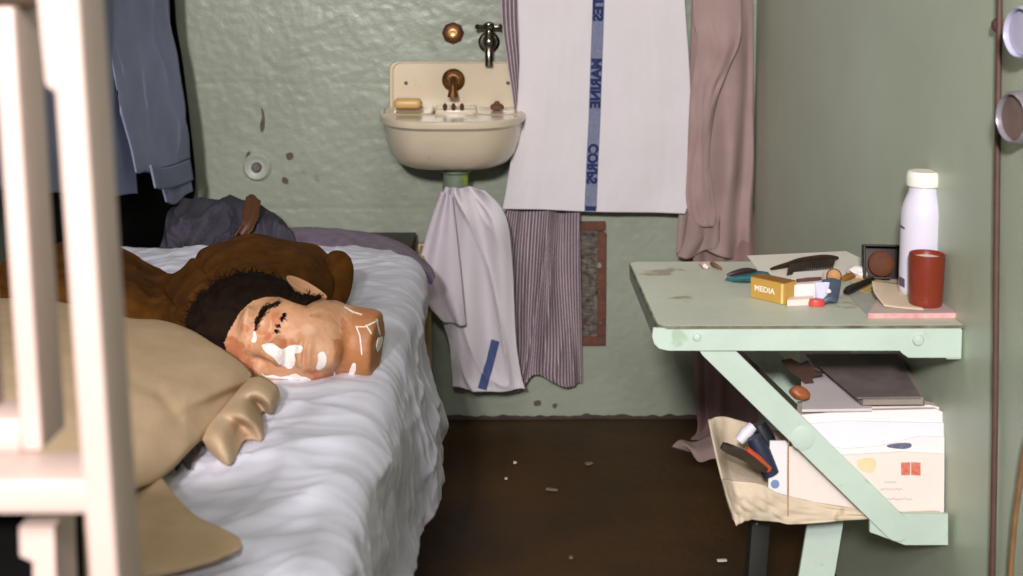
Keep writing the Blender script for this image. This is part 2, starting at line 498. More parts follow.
t.grid(lambda u, v: p2(u, v) + V((0, -.5, .8)) * (.004 * math.sin(u * 19 + 1.0) * min(1, v * 1.6)), 60, 40)
t.build('tan_blanket', m_tan, label='thick tan wool blanket folded over the lower left of the bunk', cat='blanket', solid=.006, solid_off=-1)
# dark cloth peeping out of the fold
c = MB()
pc = patch([[at(166, 466, Z=.60), at(178, 467, Z=.60), at(190, 466, Z=.598)], [at(168, 456, Z=.612), at(181, 452, Z=.618), at(194, 455, Z=.604)], [at(176, 446, Z=.615), at(187, 440, Z=.62), at(198, 444, Z=.606)]])
c.grid(lambda u, v: pc(u, v) + V((0, -.3, .8)) * (.006 * math.sin(u * 11 + v * 6)), 20, 20)
c.build('dark_cloth', mat('dark brown cloth', (62, 44, 40), c2=(36, 28, 30), rough=.95, scale=30), label='small dark cloth peeping out from the fold of the tan blanket', cat='cloth', solid=.003)

# ------------------------------------------------------------------ stand behind the bed end, cloth on it
m_dwood = mat('dark stained board', (52, 34, 24), rough=.6, var=.2, scale=16, bump=.2, bscale=40, bstretch=(3, 30, 3))
m_pwood = mat('pale pine', (206, 176, 130), rough=.6, var=.12, scale=20, bump=.2, bscale=30, bstretch=(30, 30, 2))
st = thing('wooden_stand', 'low wooden stand with dark top between the foot of the bunk and the back wall', 'stand', (-.42, 3.12, 0))
MB().box((-.465, 3.16, .508), (.50, .40, .02), bev=.003).build('top', m_dwood, st)
for x in (-.68, -.19):
    for y in (2.985, 3.32):
        MB().box((x, y, .249), (.034, .034, .498), bev=.003).build('leg', m_pwood, st)
MB().box((-.435, 2.983, .46), (.44, .018, .07), bev=.002).build('rail', m_pwood, st)
MB().box((-.192, 3.152, .46), (.018, .30, .07), bev=.002).build('rail', m_pwood, st)
# purple blanket
m_pur = mat('purple grey wool', (100, 84, 100), c2=(118, 102, 120), rough=.95, scale=50, bump=.4, bscale=240, sheen=.1, spec=.2)
P = [[(250, 262, 2.96, 0), (300, 262, 2.96, 0), (340, 262, 2.95, 0), (375, 262, 2.95, 0), (405, 272, 2.94, 0), (432, 284, 2.93, 0)],
     [(250, 246, 2.98, 0), (300, 246, 2.98, 0), (340, 247, 2.97, 0), (375, 250, 2.96, 0), (405, 258, 2.95, 0), (434, 278, 2.94, 0)],
     [(252, 238, 3.04, 0), (300, 232, 3.04, 0), (340, 234, 3.04, 0), (375, 240, 3.03, 0), (405, 249, 3.02, 0), (430, 270, 2.98, 0)],
     [(252, 237, 3.12, 0), (300, 230, 3.12, 0), (340, 232, 3.12, 0), (375, 236, 3.10, 0), (402, 246, 3.08, 0), (424, 262, 3.05, 0)],
     [(252, 238, 3.2, 0), (300, 234, 3.2, 0), (340, 237, 3.2, 0), (375, 243, 3.18, 0), (400, 250, 3.14, 0), (420, 262, 3.10, 0)]]
pp = patch([[at(x, y, Y=yy) for x, y, yy, _ in r] for r in P])
MB().grid(lambda u, v: pp(u, v) + V((0, 0, .004 * nz(u * 9, v * 5, 61))), 80, 40).build('purple_blanket', m_pur, label='folded purple grey blanket lying on the wooden stand behind the bunk', cat='blanket', solid=.012)
# pile of dark clothes
m_pile = mat('charcoal clothes', (56, 56, 64), c2=(78, 72, 84), rough=.95, scale=14, bump=.4, bscale=120, spec=.2)
Q = [[(158, 250, 2.95), (185, 252, 2.95), (215, 252, 2.95), (245, 252, 2.95), (275, 252, 2.95), (296, 246, 2.96)],
     [(164, 238, 2.99), (185, 226, 2.98), (215, 226, 2.98), (245, 232, 2.98), (272, 232, 2.98), (292, 234, 2.99)],
     [(168, 222, 3.06), (186, 206, 3.06), (215, 204, 3.05), (240, 206, 3.05), (262, 214, 3.05), (288, 229, 3.05)],
     [(172, 216, 3.14), (190, 203, 3.14), (216, 202, 3.14), (240, 203, 3.14), (262, 208, 3.12), (286, 226, 3.10)],
     [(176, 240, 3.22), (192, 236, 3.22), (216, 236, 3.22), (240, 236, 3.22), (262, 238, 3.2), (284, 240, 3.2)]]
pq = patch([[at(x, y, Y=yy) for x, y, yy in r] for r in Q])
def pile_f(u, v):
    p = pq(u, v)
    w = .030 * max(0, ridge(p.x * 8 + p.z * 7, p.z * 11 - p.x * 6, 71)) ** 3 + .018 * max(0, ridge(p.x * 17 - p.z * 9, p.z * 16 + p.x * 12, 75)) ** 2 + .008 * nz(p.x * 30, p.z * 30, 73) - .012
    return p + V((0, -.8, .5)) * w
MB().grid(pile_f, 110, 70).build('clothes_pile', m_pile, label='crumpled heap of charcoal clothes beyond the bunk below the round wall plate', cat='clothes', solid=.004)
m_leather = mat('brown leather', (84, 50, 24), rough=.5, var=.2, scale=30, bump=.2)
l0 = [at(254, 197, Y=3.03), at(252, 210, Y=3.0), at(248, 224, Y=2.97), at(240, 236, Y=2.955)]
def strap_f(u, v):
    p = crline(l0, v); w = [.034, .036, .03, .024][min(3, int(v * 3.99))]
    return p + V((w * (u - .5), -.012 + .012 * math.sin(u * 3.1), .006 * math.sin(u * 5)))
MB().grid(strap_f, 10, 20).build('leather_strap', m_leather, label='brown leather strap end sticking up out of the charcoal clothes', cat='strap', solid=.004)
# ================================================================== DUMMY HEAD
def smin(a, b, k):
    h = np.clip(.5 + .5 * (b - a) / k, 0, 1)
    return b * (1 - h) + a * h - k * h * (1 - h)
def smax(a, b, k): return -smin(-a, -b, k)
def ell(P, c, r):
    q = (P - np.array(c)) / np.array(r); k0 = np.linalg.norm(q, axis=-1)
    k1 = np.linalg.norm(q / np.array(r), axis=-1)
    return k0 * (k0 - 1) / np.maximum(k1, 1e-9)
def cap(P, a, b, ra, rb):
    a, b = np.array(a), np.array(b); ba = b - a
    h = np.clip(((P - a) @ ba) / (ba @ ba), 0, 1)
    return np.linalg.norm(P - a - h[..., None] * ba, axis=-1) - (ra + (rb - ra) * h)
def head_sdf(P):   # x: wearer's left, y: forward, z: crown
    d = ell(P, (0, -.012, .040), (.077, .097, .088))
    d = smin(d, ell(P, (0, .040, -.030), (.060, .054, .084)), .03)
    d = smin(d, ell(P, (0, .030, -.078), (.053, .052, .040)), .025)
    d = smin(d, ell(P, (0, .074, -.103), (.021, .018, .016)), .018)
    for s in (-1, 1):
        d = smin(d, ell(P, (s * .042, .052, -.024), (.024, .026, .022)), .02)
        d = smin(d, ell(P, (s * .050, .008, -.078), (.012, .030, .024)), .02)
        d = smin(d, ell(P, (s * .030, .080, .024), (.030, .014, .009)), .014)
        d = smax(d, -ell(P, (s * .033, .104, .001), (.021, .020, .015)), .012)
        d = smin(d, ell(P, (s * .032, .078, .000), (.0165, .0145, .0125)), .005)
    d = smin(d, cap(P, (0, .088, .014), (0, .104, -.022), .0085, .0125), .012)
    d = smin(d, ell(P, (0, .100, -.030), (.0165, .013, .0095)), .008)
    for s in (-1, 1): d = smin(d, ell(P, (s * .013, .094, -.031), (.008, .010, .008)), .006)
    d = smin(d, ell(P, (0, .082, -.070), (.026, .014, .018)), .012)
    d = smin(d, ell(P, (0, .093, -.0645), (.022, .009, .0058)), .004)
    d = smin(d, ell(P, (0, .091, -.0775), (.019, .009, .0064)), .004)
    d = smax(d, -ell(P, (0, .104, -.0708), (.025, .008, .0022)), .003)
    nk = cap(P, (0, -.018, -.04), (0, -.006, -.168), .057, .055)
    nk = smax(nk, -(P[..., 2] + .160), .012)
    d = smin(d, nk, .016)
    return d
NU, NVV = 220, 190
ORI = np.array((0, .012, -.035))
th = np.linspace(0, 2 * math.pi, NU, endpoint=False); ph = np.linspace(.001, math.pi - .001, NVV)
TH, PH = np.meshgrid(th, ph)
D = np.stack([np.sin(PH) * np.sin(TH), np.sin(PH) * np.cos(TH), np.cos(PH)], -1)
def cast(D):
    lo = np.zeros(D.shape[:-1]); hi = np.full(D.shape[:-1], .02); done = np.zeros(D.shape[:-1], bool)
    r = np.full(D.shape[:-1], .02)
    for _ in range(240):
        v = head_sdf(ORI + D * r[..., None]); neg = v < 0
        r = np.where(done, r, np.where(neg, r + .001, r)); done |= ~neg
    lo, hi = r - .001, r
    for _ in range(12):
        m = (lo + hi) / 2; v = head_sdf(ORI + D * m[..., None])
        lo = np.where(v < 0, m, lo); hi = np.where(v < 0, hi, m)
    return (lo + hi) / 2
HP = ORI + D * cast(D)[..., None]
# rough paper-and-plaster lumps
for j in range(NVV):
    for i in range(NU):
        p = HP[j, i]
        w = .0016 * nz(p[0] * 45, p[1] * 45, p[2] * 45) + .0007 * nz(p[0] * 130, p[1] * 130, p[2] * 130)
        HP[j, i] = p + D[j, i] * w
Hu = V((-1, .13, .085)).normalized()
Hf = V((.02, -1, .05)); Hf = (Hf - Hu * Hf.dot(Hu)).normalized()
Hx = Hu.cross(Hf)     # wearer's left, up in the picture
HO = at(277, 335, Y=1.995)
HM = Matrix((Hx, Hf, Hu)).transposed()
def hw(p): return HO + HM @ V(p)
m_skin = mat('painted flesh', (196, 141, 102), c2=(206, 157, 121), rough=.5, scale=20, bump=.14, bscale=180, spots=(182, 116, 78), spot_t=.55, spot_scale=19)
N_, L_ = m_skin.node_tree.nodes, m_skin.node_tree.links
tc_ = [n for n in N_ if n.type == 'TEX_COORD'][0]; pb = N_['Principled BSDF']
src_ = pb.inputs['Base Color'].links[0].from_socket
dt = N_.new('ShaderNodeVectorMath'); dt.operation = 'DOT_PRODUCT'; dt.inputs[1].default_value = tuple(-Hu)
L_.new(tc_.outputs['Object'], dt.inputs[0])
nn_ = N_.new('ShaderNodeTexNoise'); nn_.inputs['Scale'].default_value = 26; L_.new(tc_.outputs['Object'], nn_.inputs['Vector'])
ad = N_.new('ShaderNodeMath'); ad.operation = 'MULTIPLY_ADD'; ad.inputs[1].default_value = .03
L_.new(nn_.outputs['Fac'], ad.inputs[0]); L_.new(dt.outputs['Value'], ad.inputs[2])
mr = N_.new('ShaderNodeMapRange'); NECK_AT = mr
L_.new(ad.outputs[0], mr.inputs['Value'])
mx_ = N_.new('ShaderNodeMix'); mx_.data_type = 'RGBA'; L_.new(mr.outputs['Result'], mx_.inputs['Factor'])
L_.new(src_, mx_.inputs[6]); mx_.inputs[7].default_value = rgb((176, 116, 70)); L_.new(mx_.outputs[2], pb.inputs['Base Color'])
def paint_zone(c, radius, centre):
    """a patch of differently coloured face paint round a point of the head"""
    src = pb.inputs['Base Color'].links[0].from_socket
    ds = N_.new('ShaderNodeVectorMath'); ds.operation = 'DISTANCE'; L_.new(tc_.outputs['Object'], ds.inputs[0])
    ds.inputs[1].default_value = tuple(centre)
    m1 = N_.new('ShaderNodeMath'); m1.operation = 'MULTIPLY_ADD'; m1.inputs[1].default_value = .012
    L_.new(nn_.outputs['Fac'], m1.inputs[0]); L_.new(ds.outputs['Value'], m1.inputs[2])
    r_ = N_.new('ShaderNodeMapRange'); r_.inputs['From Min'].default_value = radius * 1.25; r_.inputs['From Max'].default_value = radius * .8
    L_.new(m1.outputs[0], r_.inputs['Value'])
    x_ = N_.new('ShaderNodeMix'); x_.data_type = 'RGBA'; L_.new(r_.outputs['Result'], x_.inputs['Factor'])
    L_.new(src, x_.inputs[6]); x_.inputs[7].default_value = rgb(c); L_.new(x_.outputs[2], pb.inputs['Base Color'])
m_plaster = mat('bare white plaster', (240, 232, 224), rough=.8, var=.04, scale=40, bump=.3, bscale=200)
m_hair = mat('black brown hair', (24, 16, 11), c2=(36, 24, 16), rough=.9, scale=60, spec=.08)
hmb = MB()
vs = [hw(HP[j, i]) for j in range(NVV) for i in range(NU)]
fs = []
for j in range(NVV - 1):
    for i in range(NU):
        i2 = (i + 1) % NU
        fs.append((j * NU + i, j * NU + i2, (j + 1) * NU + i2, (j + 1) * NU + i))
fs.append(tuple(range(NU))[::-1]); fs.append(tuple((NVV - 1) * NU + k for k in range(NU)))
hmb.add(vs, fs)
HEADLABEL = 'plaster dummy head with dark hair and flaking painted face lying on the bunk'
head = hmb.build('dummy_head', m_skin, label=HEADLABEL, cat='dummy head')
hb = bvh_of([hmb])
jaw_ = (hw((0, .02, -.112)) - ORG[head.name]).dot(-Hu)
for c_, r_, q_ in (((184, 112, 74), .017, (277, 318)), ((182, 108, 76), .011, (268, 336)), ((190, 112, 84), .012, (315, 372)), ((212, 168, 138), .016, (308, 330)), ((184, 118, 72), .010, (296, 357))):
    h_ = onto(hb, *q_)
    if h_: paint_zone(c_, r_, h_[0] - ORG[head.name])
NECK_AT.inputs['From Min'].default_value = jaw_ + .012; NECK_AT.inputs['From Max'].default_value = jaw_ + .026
# ear (left one, on top): a curved shell with rim and hollow
def ear_f(u, v):
    a = u * 2 * math.pi
    ez, ey = .031 * math.cos(a) * (1 if math.cos(a) > 0 else .9), .019 * math.sin(a) * (1 + .25 * math.cos(a))
    r = [0, .35, .62, .8, .95, 1.04, .98, .8, .55][min(8, int(v * 8.99))]
    r = np.interp(v, [0, .15, .35, .5, .62, .75, .85, 1], [0, .3, .62, .80, .95, 1.03, .98, .62])
    h = np.interp(v, [0, .15, .35, .5, .62, .75, .85, 1], [-.003, -.003, .001, .0035, .0085, .0075, .003, -.012])
    return (h, ey * r, ez * r)
def ear_world(p):
    x, y, z = p
    b = math.radians(20)     # flares away from the skull at the back
    y, z = y * .8, z * 1.10
    yy = y - .014
    bx = .063 + x * .7 - yy * math.sin(b) + .42 * (z + .004)
    yb = yy * math.cos(b)
    c, s = math.cos(-.25), math.sin(-.25)
    y2, z2 = yb * c - z * s, yb * s + z * c
    return hw((bx, y2 - .012, z2 - .040))
MB().grid(lambda u, v: ear_world(ear_f(u, v)), 48, 26).build('ear', m_skin, head)
# hair: soft cap plus loose locks
FACE = [(226, 352), (224, 343), (230, 329), (240, 312), (252, 301), (266, 297), (280, 297), (290, 301), (298, 304), (306, 306), (313, 302), (322, 299), (420, 300), (420, 420), (226, 420)]
def edge_dist(q):
    """signed distance in the photograph's pixels to the hairline, positive inside the hair"""
    ins = False; dm = 1e9; n = len(FACE)
    for i in range(n):
        x0, y0 = FACE[i]; x1, y1 = FACE[(i + 1) % n]
        if (y0 > q[1]) != (y1 > q[1]) and q[0] < x0 + (q[1] - y0) * (x1 - x0) / (y1 - y0): ins = not ins
        dx, dy = x1 - x0, y1 - y0; t_ = min(1, max(0, ((q[0] - x0) * dx + (q[1] - y0) * dy) / (dx * dx + dy * dy)))
        dm = min(dm, math.hypot(q[0] - x0 - t_ * dx, q[1] - y0 - t_ * dy))
    return -dm if ins else dm
hc = MB(); cv, cf = [], []
def hair_d(p):
    # same hairline on both sides of the head
    if p[1] < -.040: d = .05 if p[2] > -.05 + .5 * (-.04 - p[1]) else -.01
    else: d = edge_dist(px_of(hw((abs(p[0]), p[1], p[2])))) / 600
    if p[2] < -.060 and p[1] > -.045: d = min(d, -.01)
    return d
dist = np.array([[hair_d(p) for p in row] for row in HP])
msk = dist > 0
idx = {}
for j in range(NVV):
    for i in range(NU):
        p = HP[j, i]
        k = min(1, max(0, dist[j, i] / .022))
        n = nz(p[0] * 60, p[1] * 60, p[2] * 60)
        e = (.0025 + .015 * k + .007 * k * n) if msk[j, i] else -.002
        cv.append(hw(p + D[j, i] * e))
for j in range(NVV - 1):
    for i in range(NU):
        i2 = (i + 1) % NU
        if msk[j, i] or msk[j + 1, i2] or msk[j, i2] or msk[j + 1, i]:
            cf.append((j * NU + i, j * NU + i2, (j + 1) * NU + i2, (j + 1) * NU + i))
used = sorted({i for f in cf for i in f}); ix = {u: k for k, u in enumerate(used)}
hc.add([cv[i] for i in used], [tuple(ix[i] for i in f) for f in cf])
rnd = random.Random(3)
cand = [(j, i) for j in range(NVV) for i in range(NU) if msk[j, i] and rnd.random() < math.sin(ph[j])]
def tuft(mb, p0, d0, n0, L, r, curl, seg=5):
    pts = [p0]; d = d0.normalized()
    for s in range(seg):
        d = (d + V((rnd.uniform(-1, 1), rnd.uniform(-1, 1), rnd.uniform(-1, 1))) * curl + n0 * (.25 - .13 * s)).normalized()
        pts.append(pts[-1] + d * (L / seg))
    mb.tube(pts, r, n=4, taper=[1, 1, .9, .75, .5, .2][:seg + 1])
for _ in range(2600):
    j, i = rnd.choice(cand); p = HP[j, i]; k = min(1, max(.12, dist[j, i] / .03))
    n = HM @ V(D[j, i]); p0 = hw(p + D[j, i] * (.002 + .012 * k))
    back_dir = (HM @ V((0, -1, .35)))
    d = back_dir - n * back_dir.dot(n)
    tuft(hc, p0, d + n * .3, n, rnd.uniform(.012, .03) * (.45 + .55 * k), rnd.uniform(.0007, .0013), .4)
hc.build('hair', m_hair, head, smooth=True)
# brow and lashes as small tufts
bm_, lm_ = MB(), MB()
def along(pts, s):
    n = len(pts) - 1; x = s * n; i = min(int(x), n - 1); t_ = x - i
    return pts[i][0] + (pts[i + 1][0] - pts[i][0]) * t_, pts[i][1] + (pts[i + 1][1] - pts[i][1]) * t_
brow = [(255, 331), (257, 322), (262, 314), (267, 307), (277, 303.5)]
wd = [1.5, 3.0, 3.6, 3.8, 2]
for _ in range(260):
    s = rnd.random(); x, y = along(brow, s); w = np.interp(s, np.linspace(0, 1, 5), wd)
    h = onto(hb, x + rnd.gauss(0, w * .42), y + rnd.gauss(0, w * .42), .0004)
    if h:
        d = (at(278, 303, Y=2) - at(256, 330, Y=2)).normalized() if s < .7 else (at(285, 304, Y=2) - at(270, 306, Y=2)).normalized()
        tuft(bm_, h[0], d + h[1] * .25, h[1] * .1, rnd.uniform(.005, .009), .00055, .3, 3)
bm_.build('eyebrow', m_hair, head)
for (cx_, cy_, sx, sy) in ((281, 318, 2.6, 2.0), (277, 325, 2.0, 1.6), (276, 330.5, 2.2, 1.6), (283, 314.5, 1.2, 1.2)):
    for _ in range(26):
        h = onto(hb, cx_ + rnd.gauss(0, sx * .6), cy_ + rnd.gauss(0, sy * .6), .0003)
        if h: tuft(lm_, h[0], (at(300, 330, Y=2) - at(285, 320, Y=2)).normalized() + h[1] * .5, h[1] * .1, rnd.uniform(.003, .006), .0005, .35, 3)
lm_.build('eyelashes', m_hair, head)
nose_p = [(262, 346), (266, 344), (273, 344), (281, 349), (287, 347), (293, 345), (302, 346), (301, 352), (295, 354), (296, 360), (294, 366), (289, 369), (285, 366), (279, 364), (273, 357), (266, 352)]
mouth_p = [(318, 354), (323, 351.5), (326, 355), (326.5, 361), (325, 366), (321, 369), (316.5, 369), (316, 366), (318, 361)]
for nm, poly in (('plaster_patch', nose_p), ('plaster_patch', mouth_p),
                 ('plaster_patch', [(253.5, 331), (256, 333), (257, 339), (255, 343), (251.5, 342), (253, 337)]),
                 ('plaster_patch', [(353, 363), (356, 364), (355.5, 372), (351, 376), (348.5, 375), (350, 369)]),
                 ('plaster_patch', [(334, 372), (337, 380), (336, 383), (331, 383), (333, 378)])):
    decal(hb, smooth_loop(poly, 3), .0009, 1.0).build(nm, m_plaster, head, label='bare white plaster where the paint has flaked', solid=.0008)
# cracked plaster lines round the neck
for pts in ([(356, 326), (358, 331), (360, 336), (361, 345), (362, 355)], [(357, 327), (365, 327), (371, 324), (378, 320)], [(366, 325), (369, 330), (371, 334)],
            [(376, 319), (378, 327), (380, 335)], [(344, 307), (352, 312), (362, 315)]):
    decal(hb, strip_poly(pts, 1.3), .0007, .9).build('plaster_crack', m_plaster, head, label='thin white crack in the painted neck', solid=.0006)
decal(hb, smooth_loop([(378, 338), (382, 337), (381, 345), (377, 352), (376, 345)], 3), .0009, 1).build('plaster_patch', m_plaster, head, label='bare white plaster where the paint has flaked', solid=.0008)

ed = MB()
decal(hb, smooth_loop([(261, 373), (267, 375.5), (273, 374.5), (280, 376.5), (289, 375), (296, 373), (301, 376), (306, 376.5), (312, 380), (305, 380.5), (298, 379), (288, 378.5), (276, 378), (265, 376.5)], 2), .0012, 1, mb=ed)
decal(hb, smooth_loop([(326, 379), (332, 378), (340, 378.5), (346, 377.5), (341, 380.5), (333, 381), (328, 381)], 2), .0012, 1, mb=ed)
ed.build('plaster_edge', m_plaster, head, label='white plaster showing along the underside of the face', solid=.001)
# ================================================================== SINK AND WALL FITTINGS
m_porc = mat('cream porcelain', (216, 199, 172), rough=.22, var=.05, scale=6, bump=.04, bscale=20, spots=(206, 184, 150), spot_t=.66, spot_scale=16)
m_brass = mat('tarnished brass', (128, 82, 36), c2=(80, 48, 22), rough=.42, metal=.6, scale=60, bump=.2, bscale=120)
m_hole = mat('rust brown hole', (74, 42, 22), rough=.8)
m_chrome = mat('worn chrome', (150, 140, 128), c2=(70, 60, 50), rough=.2, metal=1, scale=40)
sx = at(453, 110, Y=3.38).x
sink = thing('wall_sink', 'small cream wall basin with splashback hung on the green back wall', 'sink', (sx, 3.39, .70))
WALLY = 3.392
zt, zr = at(450, 61, Y=WALLY).z, .838
hwid = (at(521, 90, Y=WALLY).x - at(390, 90, Y=WALLY).x) / 2
cxs = (at(521, 90, Y=WALLY).x + at(390, 90, Y=WALLY).x) / 2
def rrect(w, h0, h1, r, n=8):
    pts = []
    for (x, z, a0) in ((w - r, h1 - r, 0), (-w + r, h1 - r, 90)):
        for k in range(n + 1):
            a = math.radians(a0 + 90 * k / n); pts.append((x + r * math.cos(a), z + r * math.sin(a)))
    return pts + [(-w, h0), (w, h0)]
o_ = rrect(hwid, zr - .03, zt, .022)
bs = MB()
ring0 = [V((cxs + x, WALLY, z)) for x, z in o_]; ring1 = [V((cxs + x, WALLY - .024, z)) for x, z in o_]
c_ = V((cxs, 0, (zt + zr) / 2))
def inset(p, k, dy): return V((cxs + (p.x - cxs) * k, WALLY - dy, c_.z + (p.z - c_.z) * k))
rings = [ring0, ring1, [inset(p, .985, .029) for p in ring0], [inset(p, .955, .030) for p in ring0], [inset(p, .925, .024) for p in ring0]]
n = len(ring0); vs = [p for r in rings for p in r]; fs = []
for i in range(len(rings) - 1):
    for k in range(n): fs.append((i * n + k, i * n + (k + 1) % n, (i + 1) * n + (k + 1) % n, (i + 1) * n + k))
fs.append(tuple((len(rings) - 1) * n + k for k in range(n)))
bs.add(vs, fs).build('splashback', m_porc, sink)
# basin: D-shaped plan, rim lip, belly below, hollow above with a deck at the back
RW, RD = .196, .30
SK = .965
def plan(a, w, d):   # a 0..1 from back right round the front to back left
    t = math.pi * a
    x = math.cos(t); y = math.sin(t)
    e = .62
    return (w * math.copysign(abs(x) ** e, x), d * abs(y) ** .80)
NA = 64
def ring(w, d, z, y0=0): 
    out = []
    for k in range(NA + 1):
        x, y = plan(k / NA, w * SK, d); out.append(V((cxs - .005 + x, WALLY - y0 - y, z)))
    return out
outer = [ring(.110, .17, .707), ring(.134, .205, .709), ring(.153, .235, .718), ring(.168, .258, .738), ring(.178, .274, .766), ring(.184, .284, .795), ring(.187, .289, .815),
         ring(.191, .295, .819), ring(.1955, .300, .823), ring(.1965, .301, .830), ring(.1955, .300, .837), ring(.192, .296, .840), ring(.186, .289, .839), ring(.182, .284, .834)]
hollow = [ring(.178, .18, .822, .095), ring(.170, .165, .79, .105), ring(.15, .14, .755, .115), ring(.11, .10, .735, .13), ring(.04, .04, .73, .16)]
bb = MB()
def strip(mb, rs, closed_back=True):
    m_ = len(rs[0]); vs = [p for r in rs for p in r]; fs = []
    for i in range(len(rs) - 1):
        for k in range(m_ - 1): fs.append((i * m_ + k, i * m_ + k + 1, (i + 1) * m_ + k + 1, (i + 1) * m_ + k))
        if closed_back: fs.append((i * m_ + m_ - 1, i * m_, (i + 1) * m_, (i + 1) * m_ + m_ - 1))
    fs.append(tuple(range(m_))[::-1]); 
    mb.add(vs, fs)
strip(bb, outer)
bb.build('basin', m_porc, sink)
hb_ = MB(); strip(hb_, [ring(.186, .289, .8385), ring(.183, .187, .836, .098)] [1:] + hollow); 
# deck pieces left and right of the raised centre, soap hollows sloping forward
for s in (-1, 1):
    dk = MB()
    def dfn(u, v, s=s):
        x = cxs - .003 + s * (.052 + .124 * u); y = WALLY - .02 - v * .105
        return V((x, y, .846 - .010 * v - .004 * math.sin(math.pi * u) * math.sin(math.pi * v) - .03 * max(0, v - .85)))
    dk.grid(dfn, 16, 12)
    dk.build('deck', m_porc, sink, solid=.006)
hb_.build('bowl', m_porc, sink)
MB().box((cxs + .004, WALLY - .062, .832), (.108, .085, .040), bev=.008, seg=4).build('centre_block', m_porc, sink)
for px in (445, 453.5, 462):
    p = at(px, 107, Y=WALLY - .106)
    MB().lathe(p, [(.0001, -.003), (.0055, -.003), (.0058, .001), (.0001, .002)], axis=(0, -1, .25), n=16, sq=1.7).build('water_hole', m_hole, sink)
for px in (406, 508):
    p = at(px, 83, Y=WALLY - .024)
    MB().lathe(p, [(.0001, -.003), (.0048, -.002), (.0048, .002), (.003, .0038), (.0001, .004)], axis=(0, -1, 0), n=14).build('screw', mat('dull screw', (92, 84, 74), rough=.5, metal=.5), sink)
p = at(453.5, 80, Y=WALLY - .024)
fc = MB().lathe(p, [(.0001, -.004), (.029, -.003), (.030, .003), (.026, .008), (.020, .010), (.018, .016), (.009, .018), (.0001, .019)], axis=(0, -1, 0), n=32)
sp = [p + V((0, -.015, .0)), p + V((0, -.035, .002)), p + V((0, -.048, -.006)), p + V((0, -.054, -.022)), p + V((0, -.055, -.040))]
fc.tube([crline(sp, i / 12) for i in range(13)], .010, n=14, taper=[1.1] * 4 + [.95] * 5 + [1.0, 1.2, 1.35, 1.35])
fc.build('spout', m_brass, sink)
# soaps on the deck
m_soap = mat('yellow soap', (206, 168, 104), rough=.4, var=.06)
p = at(408, 103, Y=WALLY - .06)
MB().box((p.x, WALLY - .068, .862), (.070, .045, .026), bev=.012, seg=5).build('soap_bar', m_soap, label='yellow bar of soap on the left deck of the sink', cat='soap')
p = at(497, 101, Y=WALLY - .06)
MB().lathe((p.x, WALLY - .06, .849), [(.0001, -.004), (.017, -.003), (.018, .004), (.014, .009), (.008, .011), (.006, .016), (.0001, .018)], n=20).build('sink_stopper', mat('brown rubber', (112, 74, 52), rough=.6), label='small brown round stopper on the right deck of the sink', cat='stopper')
# waste pipe
m_pipe = mat('pipe green paint', (120, 132, 112), rough=.45, var=.1, scale=20, bump=.15)
px_, py_ = cxs + .004, WALLY - .13
pipe = MB().lathe((px_, py_, .706), [(.0001, .004), (.040, .004), (.040, -.012), (.032, -.018), (.031, -.046), (.034, -.048), (.034, -.060), (.024, -.066), (.022, -.20), (.0001, -.201)], n=28)
pp2 = [V((px_, py_, .52)), V((px_, py_, .46)), V((px_, py_ + .02, .43)), V((px_, py_ + .06, .415)), V((px_, WALLY + .005, .415))]
pipe.tube([crline(pp2, i / 16) for i in range(17)], .022, n=16)
pipe_o = pipe.build('drain_pipe', m_pipe, label='green painted waste pipe coming down below the sink', cat='pipe')
decal(bvh_of([pipe]), smooth_loop([(461, 175), (466, 173), (470, 177), (469, 184), (465, 186), (462, 182)], 2), .0008, 1.5).build('foil_mark', mat('yellow green foil', (176, 186, 60), c2=(60, 110, 60), rough=.3, scale=300), pipe_o, label='glinting yellow green mark')
# brass button and tap above the sink
p = at(453, 33, Y=WALLY + .004)
pb = thing('push_button_valve', 'round rusty brass push button in the wall above the sink', 'valve', p)
MB().lathe(p, [(.0001, -.004), (.029, -.004), (.029, .002), (.022, .008), (.017, .009), (.0001, .009)], axis=(0, -1, 0), n=8).build('flange', mat('rusty brass', (112, 66, 30), c2=(78, 44, 22), rough=.5, metal=.4, scale=70, bump=.3), pb)
MB().lathe(p, [(.0001, .004), (.012, .005), (.012, .020), (.008, .021), (.007, .017), (.0001, .016)], axis=(0, -1, 0), n=24).build('button', mat('bright brass', (206, 164, 100), rough=.35, metal=.5), pb)
p = at(489, 42, Y=WALLY + .004)
tp = thing('water_tap', 'chrome tap with cross handle above the right end of the sink', 'tap', p)
MB().lathe(p, [(.0001, -.004), (.028, -.004), (.028, .003), (.022, .009), (.0001, .010)], axis=(0, -1, 0), n=28).build('escutcheon', m_chrome, tp)
b = MB().tube([p + V((0, -.005, .0)), p + V((0, -.045, 0))], .013, n=16)
b.lathe(p + V((0, -.045, -.012)), [(.0001, 0), (.014, 0), (.0165, .008), (.0165, .022), (.012, .030), (.010, .048), (.0001, .049)], n=20)
b.tube([p + V((0, -.045, -.005)), p + V((0, -.052, -.022)), p + V((0, -.054, -.045)), p + V((0, -.054, -.058))], .0105, n=14, taper=[1.1, 1, .95, 1.0])
b.build('tap_body', m_chrome, tp)
zc = p.z + .042
h = MB().lathe((p.x, p.y - .045, zc - .008), [(.0001, 0), (.012, 0), (.015, .008), (.013, .017), (.006, .021), (.0001, .021)], n=20)
for a in (0.12, math.pi / 2 + .12):
    d = V((math.cos(a), math.sin(a), 0))
    c = V((p.x, p.y - .045, zc))
    h.tube([c - d * .036, c - d * .030, c - d * .024, c + d * .024, c + d * .030, c + d * .036], .0058, n=10, taper=[.7, 1.35, .9, .9, 1.35, .7])
h.build('cross_handle', m_chrome, tp)
